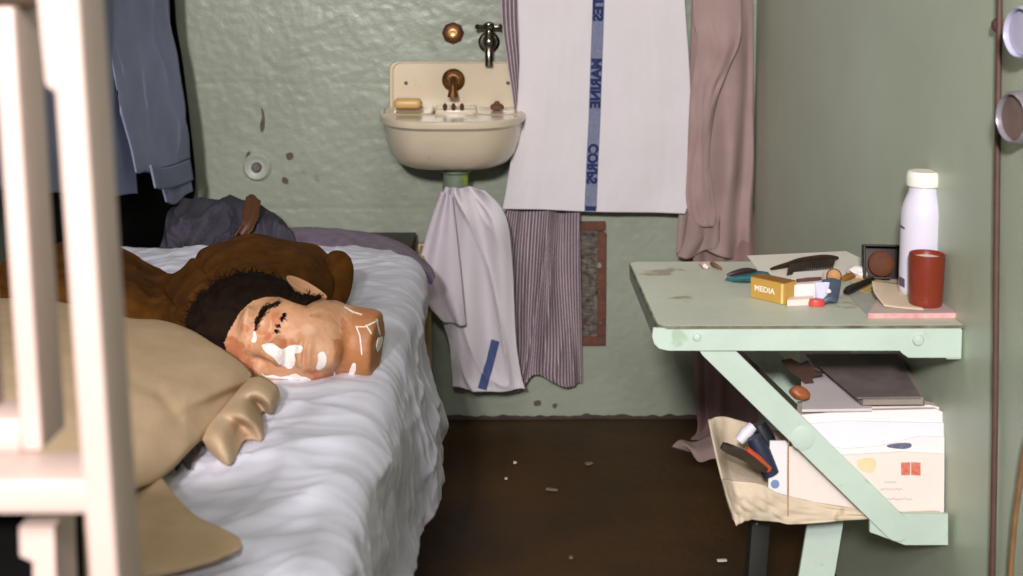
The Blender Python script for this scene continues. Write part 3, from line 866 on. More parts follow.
# round wall plate on the left
p = at(257, 167, Y=WALLY + .004)
wp = thing('wall_plate', 'round pale wall plate with dark centre screw left of the sink', 'wall plate', p)
MB().lathe(p, [(.0001, -.004), (.036, -.004), (.037, .002), (.031, .009), (.026, .007), (.021, .004), (.016, .004), (.0001, .004)], axis=(0, -1, 0), n=36).build('rim', mat('plate pale green', (168, 174, 158), rough=.4, var=.08), wp)
MB().lathe(p, [(.0001, .002), (.014, .003), (.013, .010), (.009, .014), (.0001, .0145)], axis=(0, -1, 0), n=20).build('centre_screw', mat('dark screw', (120, 110, 104), rough=.5, c2=(84, 74, 70), scale=60), wp)
# marks chipped in the paint
m_chip = mat('bare chip', (98, 84, 72), rough=.9, var=.3, scale=60)
def chip(pts): 
    vs = [at(x, y, Y=YB - .0045) for x, y in smooth_loop(pts, 3)]
    o = MB().prism(vs, (0, .008, 0)).build('paint_chip', m_chip, label='dark chip in the green paint', cat='paint chip', group=None)
    return o
CH = [([(261, 108), (263.5, 112), (264.5, 120), (264, 129), (261, 132), (260, 124), (262, 117)], 'long dark chip in the wall paint above the round wall plate'),
      ([(286, 154), (292, 153), (293, 158), (288, 160)], 'small rusty chip in the wall paint just right of the round wall plate'),
      ([(283, 177), (288, 180), (287, 184), (282, 182)], 'small dark chip in the wall paint below right of the round wall plate'),
      ([(247, 153), (250, 152), (248, 160), (245, 161)], 'small dark nick in the wall paint at the upper left of the round wall plate'),
      ([(534, 402), (540, 401), (541, 405), (535, 406)], 'small dark chip in the wall paint below the striped trousers'),
      ([(425, 294), (429, 290), (430, 299), (427, 303)], 'brown chip in the wall paint left of the towel under the sink'),
      ([(553, 405), (557, 404), (556, 408), (553, 408)], 'tiny dark chip low in the wall paint right of the striped trousers hem')]
for pts, lb in CH:
    chip(pts)['label'] = lb
# rusty ventilation grille
vt = thing('vent_grille', 'narrow rusty ventilation grille in the wall right of the striped trousers', 'vent', at(594, 345, Y=WALLY))
m_rust = mat('rust', (118, 70, 50), c2=(84, 62, 54), rough=.9, scale=40, bump=.6, bscale=90, spots=(150, 140, 126), spot_t=.62, spot_scale=40)
def pr(x0, y0, x1, y1, y=WALLY - .004, dep=.012): 
    a, c = at(x0, y0, Y=y), at(x1, y1, Y=y)
    return ((a.x + c.x) / 2, y + dep / 2, (a.z + c.z) / 2), (c.x - a.x, dep, a.z - c.z)
b = MB()
for q in ((560, 222, 606, 231), (560, 337, 606, 346), (598, 231.2, 606, 336.8), (560, 231.2, 566, 336.8)): b.box(*pr(*q), bev=.002)
b.build('frame', m_rust, vt)
b = MB()
b.box(*pr(562, 226, 602, 343, y=WALLY + .001, dep=.008), bev=0)
for k in range(22):
    y = 233 + k * 4.75
    x = 583 + 0 * k
    c, s = pr(566, y, 598, y + 2.2, y=WALLY - .003, dep=.006)
    b.box(c, s, rot=Matrix.Rotation(.12 * (-1) ** k, 3, 'Y'), bev=.0008)
b.build('slats', mat('dirty slats', (126, 116, 106), c2=(58, 44, 38), rough=.9, scale=60, bump=.6), vt)

# ================================================================== HANGING CLOTHS
def hang(name, rows, m, label, cat, disp, nu=90, nv=110, solid=.002, parent=None, build=True, side=None):
    """rows: list of (py, [px...], Y or [Y...]) from top to bottom"""
    ctrl = []
    for py, xs, Y in rows:
        Ys = Y if isinstance(Y, (list, tuple)) else [Y] * len(xs)
        pys = py if isinstance(py, (list, tuple)) else [py] * len(xs)
        ctrl.append([at(x, y, Y=yy) for x, y, yy in zip(xs, pys, Ys)])
    f = patch(ctrl)
    mb = MB().grid(lambda u, v: f(u, v) + V((side(u, v) if side else 0, -disp(u, v), 0)), nu, nv)
    o = mb.build(name, m, parent, label if parent is None else None, cat if parent is None else None, solid=solid) if build else None
    return o, mb, f
m_towel = mat('white towel', (220, 212, 214), rough=.95, var=.025, scale=10, bump=.22, bscale=520, spec=.2)
m_blue = mat('blue woven band', (122, 124, 148), rough=.95, var=.12, scale=120, bump=.2, bscale=600, spec=.2)
m_navy = mat('navy lettering', (44, 52, 92), rough=.95, var=.15, scale=120, spec=.2)
YT = 3.315
rows = [(-190, [522, 560, 600, 645, 684], YT), (-60, [519, 560, 600, 645, 684], YT), (0, [518, 560, 600, 645, 685], YT), (60, [519.5, 560, 600, 648, 689], YT), (120, [516, 556, 600, 650, 692], YT),
        (165, [510, 553, 598, 650, 695], YT), (190, [506, 550, 597, 648, 693], YT), ([208.5, 210, 211.5, 212.5, 213.5], [502.5, 548, 595, 640, 685], YT)]
to, tmb, tf = hang('marine_towel', rows, m_towel, 'large white towel with a blue lettered band hanging right of the sink', 'towel',
          lambda u, v: .004 * nz(u * 5, v * 2.5, 81) + .0035 * math.sin(u * 11 + v * 2) * (.3 + v) + .0012 * nz(u * 22, v * 8, 83), 120, 160, .003)
tob = bvh_of([tmb])
rear = [(-190, [640, 660, 678, 690], YT + .012), (0, [640, 662, 676, 684.5], YT + .012), (60, [640, 662, 678, 688], YT + .012), (120, [640, 662, 680, 691.5], YT + .012), ([186, 187, 187, 186], [640, 665, 684, 696.5], YT + .012)]
f2 = patch([[at(x, yy, Y=Y_) for x, yy in zip(xs, (py if isinstance(py, list) else [py] * 4))] for py, xs, Y_ in rear])
MB().grid(lambda u, v: f2(u, v), 20, 60).build('rear_fold', m_towel, to, solid=.003)
decal(tob, strip_poly([(601, -185), (599.5, -60), (598.5, 0), (596.5, 60), (594.5, 120), (592, 170), (590.4, 211)], 12.2), .0022, 3).build('blue_band', m_blue, to, label='blue woven band down the towel')
def letters(word, ya, yb, xa, xb, w=11.2):
    vs, fs = text_tris(word, .055)
    mb = MB(); W = []
    for a_, b_ in vs:
        y = ya + (yb - ya) * a_; xc = xa + (xb - xa) * a_
        x = xc + w / 2 - w * b_      # seen from the back of the cloth: letter tops to the left
        W.append(onto(tob, x, y, .0032)[0])
    mb.add(W, fs)
    return mb
for wd_, ya, yb, xa, xb in (('UNITED', -107, -62, 600.3, 599.3), ('STATES', -31, 21.5, 598.9, 597.8), ('MARINE', 58.5, 108, 596.6, 595.0), ('CORPS', 143.5, 184, 593.5, 591.6)):
    letters(wd_, ya, yb, xa, xb).build('lettering', m_navy, to, label='navy woven word ' + wd_ + ' seen reversed')
decal(tob, strip_poly([(590.6, 206), (590.4, 212)], 12), .0034, 2).build('band_end', m_navy, to)

# striped trousers behind the towel
m_str = striped('pinstriped ticking', (112, 92, 100), (196, 182, 184), 30, .26)
YS = 3.355
def strdisp(u, v):
    k = min(1, v * 1.2)
    return .020 * k * math.sin(u * 13 + 1.8 * math.sin(v * 4.5)) + .020 * k * nz(u * 4.5, v * 3, 91) + .010 * k * max(0, ridge(u * 6 + v * 2, v * 2.2 - u, 93)) ** 2
rows = [(-150, [503, 530, 550, 570, 584], YS), (0, [501, 530, 550, 570, 584], YS), (60, [507, 530, 550, 570, 584], YS), (100, [513, 530, 550, 570, 584], YS), (150, [517, 535, 550, 566, 582], YS),
        (205, [508, 528, 545, 562, 580], YS), (260, [501, 522, 541, 560, 580], YS), (310, [496, 519, 540, 561, 581], YS), (350, [492, 518, 541, 562, 582], YS),
        ([382, 384, 372, 381, 383], [489.5, 514, 541, 562, 583], YS), ([384, 388, 375, 384, 384.5], [490.5, 515, 541, 563, 582], YS)]
hang('striped_trousers', rows, m_str, 'pinstriped grey trousers hanging behind the large white towel', 'trousers', strdisp, 150, 160, .003,
     side=lambda u, v: .5 * min(1, v * 1.6) * u * (1 - u) * (.055 * math.sin(u * 9 + v * 7) + .11 * nz(u * 3, v * 3.5, 131)))

# small towel hung on the waste pipe
YW = 3.205
rows = [([186, 188, 187, 189], [446, 455, 466, 484], YW), ([200, 200, 202, 204], [440, 455, 474, 499], YW), (225, [433, 458, 482, 508], YW), (260, [428, 458, 487, 512], YW + .02),
        (300, [436, 462, 490, 514], YW + .04), (340, [449, 468, 493, 516], YW + .05), (375, [452, 472, 496, 521], YW + .06), ([386, 390, 391, 389], [452.5, 474, 498, 525], YW + .06)]
so, smb, sf = hang('small_towel', rows, mat('small towel white', (218, 210, 214), rough=.95, var=.03, scale=8, bump=.2, bscale=500, spec=.2), 'white cloth towel hung on the waste pipe under the sink', 'towel',
     lambda u, v: .013 * math.sin(u * 15 + v * 3) * (1 - .55 * v) + .016 * nz(u * 3, v * 2.2, 95) + .010 * max(0, ridge(u * 3 - v * 2, v * 1.6 + u, 96)) ** 3, 90, 110, .003)
sob = bvh_of([smb])
decal(sob, strip_poly([(496, 340), (490, 362), (485, 378), (482, 389)], 9), .0032, 1.2).build('blue_band', mat('towel blue', (74, 88, 134), rough=.95, var=.1, scale=100), so, label='blue band at the lower edge')
rows = [([191, 193, 196], [441, 447, 452], YW - .012), (230, [428, 441, 456], YW - .016), (275, [418, 436, 461], YW - .012), ([300, 305, 310], [425, 446, 464], YW - .01), ([321, 324, 325.5], [443, 455, 465.5], YW - .008)]
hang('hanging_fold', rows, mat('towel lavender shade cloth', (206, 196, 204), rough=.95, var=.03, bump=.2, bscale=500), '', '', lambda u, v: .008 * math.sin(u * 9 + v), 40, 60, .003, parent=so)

# mauve shirt on the right
m_mauve = mat('mauve grey cotton', (158, 132, 126), c2=(172, 146, 142), rough=.9, scale=8, bump=.2, bscale=300, spec=.2)
YM = 3.34
sh = thing('mauve_shirt', 'mauve grey shirt hanging in the back right corner beyond the table', 'shirt', at(720, 255, Y=YM))
rows = [(-150, [694, 710, 728, 744, 752], [YM, YM, YM, YM + .02, YM + .04]), (0, [692, 712, 730, 746, 752.5], [YM, YM - .01, YM, YM + .02, YM + .04]), (90, [688, 712, 732, 746, 753], [YM, YM - .01, YM, YM + .02, YM + .04]),
        (160, [683, 708, 730, 746, 753], [YM, YM, YM - .01, YM + .01, YM + .04]), (215, [678, 700, 724, 742, 752], [YM + .01, YM, YM - .01, YM, YM + .04]),
        ([252, 248, 256, 262, 262], [675.5, 697, 722, 740, 751.5], [YM + .01, YM, YM - .01, YM + .01, YM + .04])]
hang('body', rows, m_mauve, '', '', lambda u, v: .012 * math.sin(u * 14 + v * 1.5) * (.4 + v) + .008 * nz(u * 6, v * 4, 97), 90, 110, .003, parent=sh)
rows = [(-150, [696, 716, 738], YM - .03), (0, [693, 715, 741], YM - .03), (40, [697, 718, 740], YM - .035), (70, [694, 712, 728], YM - .03), (100, [690, 704, 717], YM - .028),
        (150, [688, 698, 709], YM - .026), (195, [686, 698, 713], YM - .026), ([222, 226, 226], [690, 703, 717], YM - .024)]
hang('sleeve', rows, m_mauve, '', '', lambda u, v: .014 * math.sin(u * 3.14) + .006 * nz(u * 5, v * 9, 99), 50, 80, .003, parent=sh)
rows = [([214, 226, 228, 216], [688, 700, 712, 719], YM - .03), (240, [684, 700, 708, 719], YM - .02), ([256, 258, 250, 246], [677, 690, 706, 719], YM - .015)]
hang('cuff', rows, m_mauve, '', '', lambda u, v: .010 * math.sin(u * 9), 40, 30, .003, parent=sh)
# trousers under the table, hem on the floor
YP = 3.27
rows = [(180, [700, 714, 732, 752], 3.375), (240, [694, 712, 733, 756], 3.36), (300, [691, 712, 734, 760], 3.31), (350, [692, 712, 735, 765], YP), (400, [695, 712, 735, 765], YP), (428, [697, 715, 735, 765], [YP, YP, YP, YP]), ([438, 446, 448, 446], [690, 706, 735, 765], [YP - .03, YP - .06, YP - .04, YP - .02])]
tr = hang('mauve_trousers', rows, mat('mauve trouser cotton', (134, 108, 104), c2=(150, 122, 118), rough=.9, scale=8, bump=.2, bscale=300, spec=.2), 'mauve trousers hanging in the corner with their hem on the floor behind the table', 'trousers',
     lambda u, v: .012 * math.sin(u * 16 + v * 2) + .008 * nz(u * 6, v * 4, 101), 60, 70, .003)[0]
hm = patch([[at(672, 447, Z=.012), at(690, 440, Z=.03), at(716, 438, Z=.04), at(742, 440, Z=.04)], [at(680, 449, Z=.012), at(694, 448, Z=.03), at(717, 450, Z=.035), at(742, 452, Z=.03)],
            [at(690, 452, Z=.01), at(697, 458, Z=.012), at(716, 462, Z=.012), at(742, 462, Z=.012)]])
MB().grid(lambda u, v: hm(u, v) + V((0, 0, .008 * math.sin(u * 12))), 40, 20).build('hem', m_mauve, tr, solid=.004)

# ------------------------------------------------------------------ blue shirts on the left
m_den = mat('blue chambray', (124, 129, 154), c2=(134, 140, 164), rough=.9, scale=10, bump=.15, bscale=400, spec=.2)
D5 = [2.80, 2.92, 3.05, 3.18, 3.28]; D4 = [2.84, 2.98, 3.12, 3.24]
bsn = thing('blue_shirt', 'blue chambray shirt in the back left corner with its cuff pointing to the sink', 'shirt', at(150, 195, Y=3.1))
rows = [(-170, [96, 112, 130, 150, 162], D5), (0, [98, 112, 130, 150, 166], D5), (70, [100, 114, 134, 156, 178], D5), (130, [102, 116, 138, 162, 186], D5), ([190, 190, 184, 162, 156], [104, 116, 134, 162, 189], D5)]
hang('body', rows, m_den, '', '', lambda u, v: .020 * math.sin(u * 12 + v * 1.2) * (.5 + .5 * v) + .010 * nz(u * 5, v * 4, 103), 80, 100, .003, parent=bsn)
up = lambda d: [x - .06 for x in d]
rows = [(-170, [100, 124, 147, 165], up(D4)), (0, [106, 128, 150, 169], up(D4)), (60, [112, 134, 157, 178], up(D4)), (120, [124, 145, 167, 187], up(D4)), ([173, 170, 164, 158], [136, 155, 175, 190], up(D4))]
hang('sleeve', rows, m_den, '', '', lambda u, v: .024 * math.sin(u * 3.14) + .012 * nz(u * 4, v * 6, 105) + .014 * max(0, ridge(u * 3.2 - v, v * 2.6 + u, 109)) ** 3, 50, 80, .003, parent=bsn)
rows = [([165, 167, 164, 159], [150, 162, 177, 189.5], up(D4)), ([188, 188, 185, 180], [155, 166, 179, 193], up(D4))]
hang('cuff', rows, m_den, '', '', lambda u, v: .018 * math.sin(u * 3.14), 30, 12, .004, parent=bsn)
rows = [([184, 184, 182, 180], [161, 172, 182, 191], [2.95, 3.03, 3.1, 3.17]), ([202, 204, 196, 191], [166, 176, 184, 193], [2.95, 3.03, 3.1, 3.17])]
hang('cuff_lining', rows, m_den, '', '', lambda u, v: .006 * math.sin(u * 7), 30, 12, .003, parent=bsn)
D2 = [1.98, 2.16, 2.36, 2.68, 2.88]
rows = [(-170, [-30, 10, 50, 100, 120], D2), (0, [-32, 10, 50, 98, 118], D2), (80, [-34, 8, 50, 100, 126], D2), (140, [-36, 6, 48, 100, 132], D2), ([190, 192, 194, 196, 195], [-38, 4, 46, 100, 135.5], D2)]
hang('work_shirt', rows, mat('blue grey denim', (122, 128, 152), c2=(132, 138, 162), rough=.9, scale=10, bump=.15, bscale=400, spec=.2), 'blue grey work shirt on the left wall, seen behind the cell door bars', 'shirt',
     lambda u, v: .022 * math.sin(u * 17 + v) * (.4 + .6 * v) + .010 * nz(u * 5, v * 4, 107), 90, 100, .003)
DC = [2.26, 2.50, 2.83, 3.14, 3.345, 3.36]  # black sheet added to stand for the shade behind the blue shirts
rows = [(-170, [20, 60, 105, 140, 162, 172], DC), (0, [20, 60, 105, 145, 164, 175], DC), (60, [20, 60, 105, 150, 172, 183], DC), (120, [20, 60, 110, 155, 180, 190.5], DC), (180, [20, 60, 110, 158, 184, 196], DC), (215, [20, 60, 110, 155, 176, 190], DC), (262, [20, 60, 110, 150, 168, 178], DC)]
hang('shirt_shade_sheet', rows, mat('painted shade black', (16, 13, 12), rough=.95, var=.3, spec=.1), 'black sheet standing in for the shade behind and below the blue shirts beyond the bunk', 'shade sheet',
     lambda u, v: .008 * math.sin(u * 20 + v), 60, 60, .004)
# ================================================================== FOLD-DOWN TABLE
m_top = mat('table top worn green', (186, 189, 172), rough=.45, var=.07, scale=7, bump=.08, bscale=40, spots=(150, 138, 112), spot_t=.64, spot_scale=11)
m_rail = mat('rail mint paint', (188, 204, 190), rough=.4, var=.05, scale=10, bump=.12, bscale=50, spots=(168, 186, 164), spot_t=.66, spot_scale=18)
m_edge = mat('chipped brown edge', (92, 70, 48), c2=(128, 134, 108), rough=.7, scale=34, bump=.2)
TZ = .69
TX0, TX1, TY0, TY1 = .232, XR - .001, 1.838, 2.25
tb = thing('fold_down_table', 'green fold down steel table on the right wall covered with small things', 'table', (XR, 2.04, .33))
def rounded(x0, x1, y0, y1, r, z, n=8):
    pts = []
    for cx_, cy_, a0 in ((x0 + r, y0 + r, 180), ):
        for k in range(n + 1):
            a = math.radians(a0 + 90 * k / n); pts.append(V((cx_ + r * math.cos(a), cy_ + r * math.sin(a), z)))
    pts += [V((x1, y0, z)), V((x1, y1, z))]
    for k in range(n + 1):
        a = math.radians(90 + 90 * k / n); pts.append(V((x0 + r + r * math.cos(a), y1 - r + r * math.sin(a), z)))
    return pts
b = MB().prism(rounded(TX0, TX1, TY0 - .002, TY1, .016, TZ - .005), (0, 0, .005)); b.build('table_top', m_top, tb)
b = MB().prism(rounded(TX0 - .0025, TX1, TY0 - .0040, TY1, .018, TZ - .0048), (0, 0, .0042)); b.build('worn_edge', m_edge, tb, label='chipped brown edge')
zb = at(800, 350, Y=TY0).z
# front angle with rounded lower left end, deeper end plate near the wall
def front(poly, dy0, dep): return MB().prism([V((p.x, TY0 + dy0, p.z)) for p in poly], (0, dep, 0))
pf_ = [at(x, y, Y=TY0) for x, y in ((653, 327.5), (960.5, 327.5), (960.5, 357), (908, 357), (902, 353), (899, 350), (668, 350), (659, 348), (654, 343), (652, 336))]
front(pf_, -.003, .005).build('front_rail', m_rail, tb, bevel=1)
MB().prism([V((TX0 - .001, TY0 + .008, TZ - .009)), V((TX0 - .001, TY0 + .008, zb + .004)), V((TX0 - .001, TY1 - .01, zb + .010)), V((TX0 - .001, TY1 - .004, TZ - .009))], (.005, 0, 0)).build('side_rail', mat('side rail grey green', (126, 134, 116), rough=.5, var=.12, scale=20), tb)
MB().box((XR - .012, (TY0 + TY1) / 2, TZ - .03), (.022, TY1 - TY0, .045), bev=.002).build('wall_rail', m_rail, tb)
for x, y, r in ((697, 337, .0062), (918, 340, .0085)):
    p = at(x, y, Y=TY0 - .003)
    MB().lathe(p, [(.0001, -.002), (r, -.001), (r, .001), (r * .8, .0035), (.0001, .0045)], axis=(0, -1, 0), n=18).build('bolt', m_rail, tb)
def brace(pts, Y, w, dep=.007):
    a, c = at(*pts[0], Y=Y), at(*pts[1], Y=Y); d = (c - a).normalized(); nn = V((-d.z, 0, d.x)) * (w / 2)
    poly = []
    for k in range(9):
        t_ = math.pi * k / 8
        poly.append(c + nn * math.cos(t_) + d * (w / 2) * math.sin(t_))
    for k in range(9):
        t_ = math.pi * k / 8
        poly.append(a - nn * math.cos(t_) - d * (w / 2) * math.sin(t_))
    return MB().prism([V((p.x, Y, p.z)) for p in poly], (0, dep, 0))
brace(((712, 346), (898, 529)), TY0 + .004, .0385).build('brace', m_rail, tb)
brace(((750, 342), (890, 477)), TY1 - .03, .042).build('brace', m_rail, tb)
p = at(803, 438, Y=TY0 + .004)
MB().lathe(p, [(.0001, -.003), (.018, -.002), (.018, .001), (.015, .002), (.0001, .002)], axis=(0, -1, 0), n=28).build('pivot', m_rail, tb)
# wall foot plate of the brace
ps = [V((p.x, TY0 + .013, p.z)) for p in (at(870, 514, Y=TY0 + .013), at(948, 514, Y=TY0 + .013), at(948, 545, Y=TY0 + .013), at(905, 545, Y=TY0 + .013), at(870, 532, Y=TY0 + .013))]
MB().prism(ps, (0, .006, 0)).build('wall_bracket', m_rail, tb)
# ---------------------------------------------------------------- fold-down seat
SZ = .385
se = thing('fold_down_bench', 'lower fold down bench under the table carrying the cardboard box', 'bench', (XR, 2.05, 0))
SX0, SX1, SY0, SY1 = .42, XR - .001, 1.955, 2.235
MB().prism(rounded(SX0, SX1, SY0, SY1, .015, SZ - .008), (0, 0, .008)).build('seat_top', m_top, se)
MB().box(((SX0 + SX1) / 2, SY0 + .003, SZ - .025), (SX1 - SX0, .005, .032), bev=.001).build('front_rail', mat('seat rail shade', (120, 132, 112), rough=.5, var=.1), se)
m_chipd = mat('dark chipped paint', (28, 27, 20), rough=.6, var=.3, spots=(160, 166, 142), spot_t=.66, spot_scale=30)
a, c = at(748, 522, Y=2.02), at(770, 760, Y=2.02)
MB().box(((a.x + .012), 2.02, (SZ - .01) / 2), (.030, .030, SZ - .01), rot=Matrix.Rotation(.05, 3, 'Y'), bev=.002).build('leg', m_chipd, se, label='dark leg with chipped paint')
a, c = at(826, 520, Y=1.99), at(806, 640, Y=1.99)
d_ = (c - a).normalized(); L_ = (a.z - .0) / -d_.z
bot = a + d_ * L_
poly = [a + V((-.0285, 0, 0)), a + V((.0285, 0, 0)), bot + V((.0285, 0, 0)), bot + V((-.0285, 0, 0))]
MB().prism([V((p.x, 1.99, p.z)) for p in poly], (0, .006, 0)).build('leg', m_rail, se, label='pale green flat leg')

# ================================================================== THINGS ON THE TABLE
def P(x, y, z=TZ): return at(x, y, Z=z)
m_paper = mat('paper white', (226, 218, 206), rough=.8, var=.03)
m_wbox = mat('white card', (226, 218, 214), rough=.7, var=.03)
# sheet of paper
def flat(poly, z, th, bend=0):
    return MB().prism([P(x, y, z) for x, y in poly], (0, 0, th))
flat([(747, 256), (846, 251.5), (868, 262), (872, 276), (800, 284), (760, 273)], TZ + .0005, .0008).build('paper_sheet', m_paper, label='large white paper sheet flat at the back of the table under the dark comb', cat='paper', smooth=False)
# magazine and papers at the right
b = flat([(868, 314), (962, 314), (958, 303), (930, 296), (872, 300)], TZ + .0003, .0006)
mg = thing('magazine', 'pink edged magazine under the red brown cup at the right front of the table', 'magazine', P(915, 312))
pts = [(868, 318.5), (962, 318), (950, 302), (945, 285), (890, 284)]
MB().prism([P(x, y, TZ + .0003) for x, y in pts], (0, 0, .007)).build('pages', mat('magazine pages', (206, 132, 136), c2=(226, 176, 166), rough=.7, scale=60), mg, smooth=False)
MB().prism([P(x, y, TZ + .0003) + V((0, 0, .0071)) for x, y in pts], (0, 0, .0008)).build('cover', mat('magazine cover', (196, 176, 164), c2=(186, 158, 158), rough=.45, scale=14), mg, smooth=False)
flat([(845, 292), (866, 289), (884, 305), (873, 317), (866, 314)], TZ + .0003, .0008).build('leaflet', mat('blue grey print', (150, 158, 166), c2=(176, 166, 132), rough=.6, scale=40), label='blue grey printed leaflet flat left of the magazine', cat='leaflet', smooth=False)
def curl(u, v):
    p = patch([[P(872, 281, TZ + .024), P(892, 283, TZ + .010), P(912, 286, TZ + .010)], [P(874, 292, TZ + .018), P(894, 294, TZ + .0105), P(916, 296, TZ + .0095)], [P(884, 306, TZ + .010), P(900, 308, TZ + .0092), P(924, 310, TZ + .009)]])
    return p(u, v)
MB().grid(curl, 16, 16).build('curled_paper', mat('tan paper', (212, 190, 164), rough=.8, var=.05), label='tan paper with a raised curling corner left of the red brown cup', cat='paper', solid=.0008)
# bottle
m_bot = mat('white plastic', (216, 211, 224), rough=.3, var=.02)
pb_ = P(920, 293.0, TZ + .0084)
sc_ = (at(941, 250, Y=pb_.y).x - at(899, 250, Y=pb_.y).x) / 2
ht = at(920, 171, Y=pb_.y).z - pb_.z
bo = thing('white_bottle', 'tall white plastic bottle with screw cap behind the red brown cup', 'bottle', pb_)
r = sc_
hh = lambda y: (at(920, y, Y=pb_.y).z - pb_.z)
MB().lathe(pb_, [(.0001, .001), (r * .9, 0), (r * .98, .003), (r, .008), (r, hh(216)), (r * .97, hh(209)), (r * .86, hh(201)), (r * .74, hh(195)), (r * .68, hh(192)), (r * .66, hh(185)), (.0001, hh(184))], n=40).build('body', m_bot, bo)
MB().lathe(pb_ + V((0, 0, hh(185.5))), [(.0001, 0), (r * .78, 0), (r * .80, .003), (r * .80, .012), (r * .77, hh(171) - hh(185.5) - .003), (r * .70, hh(171) - hh(185.5)), (.0001, hh(171) - hh(185.5))], n=40).build('cap', mat('cap cream plastic', (242, 234, 222), rough=.4, var=.02), bo)
bv = bvh_of([MB().lathe(pb_, [(r, .002), (r, hh(214))], n=40)])
decal(bv, [(899.5, 276), (905, 279), (905, 288), (899.5, 285)], .0008, 1).build('label_mark', mat('purple print', (92, 78, 108), rough=.6), bo, label='small dark purple printed block on the left side')
decal(bv, [(900, 224), (905, 227.5), (905, 229.5), (900, 227)], .0008, 1).build('label_mark', mat('purple print', (92, 78, 108), rough=.6), bo, label='thin dark printed stroke on the left side')
# cup
pc_ = P(925.5, 304.5, TZ + .0084)
rc_ = (at(943.5, 260, Y=pc_.y).x - at(908.5, 260, Y=pc_.y).x) / 2
hc_ = at(925, 253, Y=pc_.y).z - pc_.z
m_cup = mat('red brown plastic', (122, 42, 22), rough=.35, var=.06, coat=.2)
cu = thing('plastic_cup', 'red brown plastic tumbler standing on the magazine in front of the white bottle', 'cup', pc_)
MB().lathe(pc_, [(.0001, .0005), (rc_ * .88, 0), (rc_ * .92, .002), (rc_ * .945, .012), (rc_ * 1.0, hc_ - .002), (rc_ * .99, hc_), (rc_ * .94, hc_ - .001), (rc_ * .90, hc_ - .012), (rc_ * .86, hc_ - .014), (.0001, hc_ - .014)], n=48).build('tumbler', m_cup, cu)
MB().lathe(pc_ + V((0, 0, hc_ - .0135)), [(.0001, 0), (rc_ * .88, 0), (rc_ * .90, .006), (rc_ * .5, .0085), (.0001, .009)], n=40).build('contents', mat('white powder', (228, 214, 204), rough=.9, var=.04), cu, label='white contents just below the rim')
# dark box with a round red-brown brush end
pk = P(886, 280)
dk_ = thing('dark_case', 'dark open case with a round brown cushion leaning beside the white bottle', 'case', pk)
R_ = rotz(-.12) @ Matrix.Rotation(-.25, 3, 'X')
s0 = (at(898, 262, Y=pk.y).x - at(863, 262, Y=pk.y).x)
cc_ = at(881, 262, Y=pk.y + .012)
MB().box(cc_ + V((0, .008, 0)), (s0, .004, s0 * .93), rot=R_, bev=.001).build('back', mat('dark brown card', (42, 28, 20), rough=.6, var=.2), dk_)
bx = MB()
for dx, dz, wx, wz in ((-.5, 0, .06, .93), (.5, 0, .06, .93), (0, .46, 1.0, .06), (0, -.46, 1, .06)):
    bx.box(cc_ + R_ @ V((dx * s0, -.006, dz * s0)), (wx * s0, .026, wz * s0), rot=R_, bev=.001)
bx.build('rim', mat('dark brown card', (42, 28, 20)), dk_)
MB().lathe(cc_ + R_ @ V((0, -.002, -.003)), [(.0001, -.004), (.0215, -.003), (.021, .004), (.015, .009), (.0001, .011)], axis=R_ @ V((0, -1, 0)), n=32).build('cushion', mat('brown suede', (106, 58, 30), c2=(84, 48, 28), rough=.8, scale=60, bump=.2), dk_)
# dark handle of a knife resting on yellow leaflet
flat([(850, 281), (873, 274), (885, 283), (884, 288), (866, 293), (857, 290)], TZ + .0012, .0007).build('yellow_leaflet', mat('yellow print', (198, 164, 84), c2=(212, 188, 132), rough=.6, scale=40), label='yellow printed leaflet under the black handled brush', cat='leaflet', smooth=False)
hpts = [P(845, 292, TZ + .008), P(852, 288.5, TZ + .010), P(862, 284, TZ + .013), P(873, 279, TZ + .016)]
MB().tube([crline(hpts, i / 10) for i in range(11)], .0062, n=12, taper=[.55, .95, 1.1, 1.1, 1.05, 1, .95, .9, .85, .8, .55]).build('shaving_brush', mat('black handle', (30, 24, 18), rough=.4, var=.2), label='short black handled brush lying across the yellow leaflet', cat='brush')
# small gold cap
p = P(834, 276.0, TZ + .011)
rg = MB().lathe(p, [(.0045, .008), (.0105, .007), (.0125, -.004), (.0115, -.010), (.0075, -.010), (.0065, -.004), (.0045, .006)], axis=(-.25, -1, .25), n=28)
rg.build('gold_ring', mat('gold cap', (150, 98, 34), rough=.5, metal=.2, var=.2), label='small gold ring standing behind the slate blue tube', cat='ring')
pc2 = [P(843, 279, TZ + .004), P(850, 276, TZ + .005), P(858, 274, TZ + .004)]
MB().tube([crline(pc2, i / 6) for i in range(7)], .0055, n=10, taper=[.6, 1, 1.1, 1, 1, .9, .5]).build('gold_chain_heap', mat('gold cap', (196, 146, 52)), label='small gold crumpled foil between the gold ring and the dark case', cat='foil')
p = P(858, 271.5, TZ + .010)
cr_ = MB()
bm = bmesh.new(); bmesh.ops.create_icosphere(bm, subdivisions=3, radius=.014)
for v in bm.verts: v.co = V((v.co.x * 1.2, v.co.y, v.co.z * .7)) * (1 + .5 * nz(v.co.x * 90, v.co.y * 90, v.co.z * 90)) + p
cr_.frombm(bm).build('crumpled_tissue', m_wbox, label='small crumpled white tissue left of the dark case', cat='tissue')
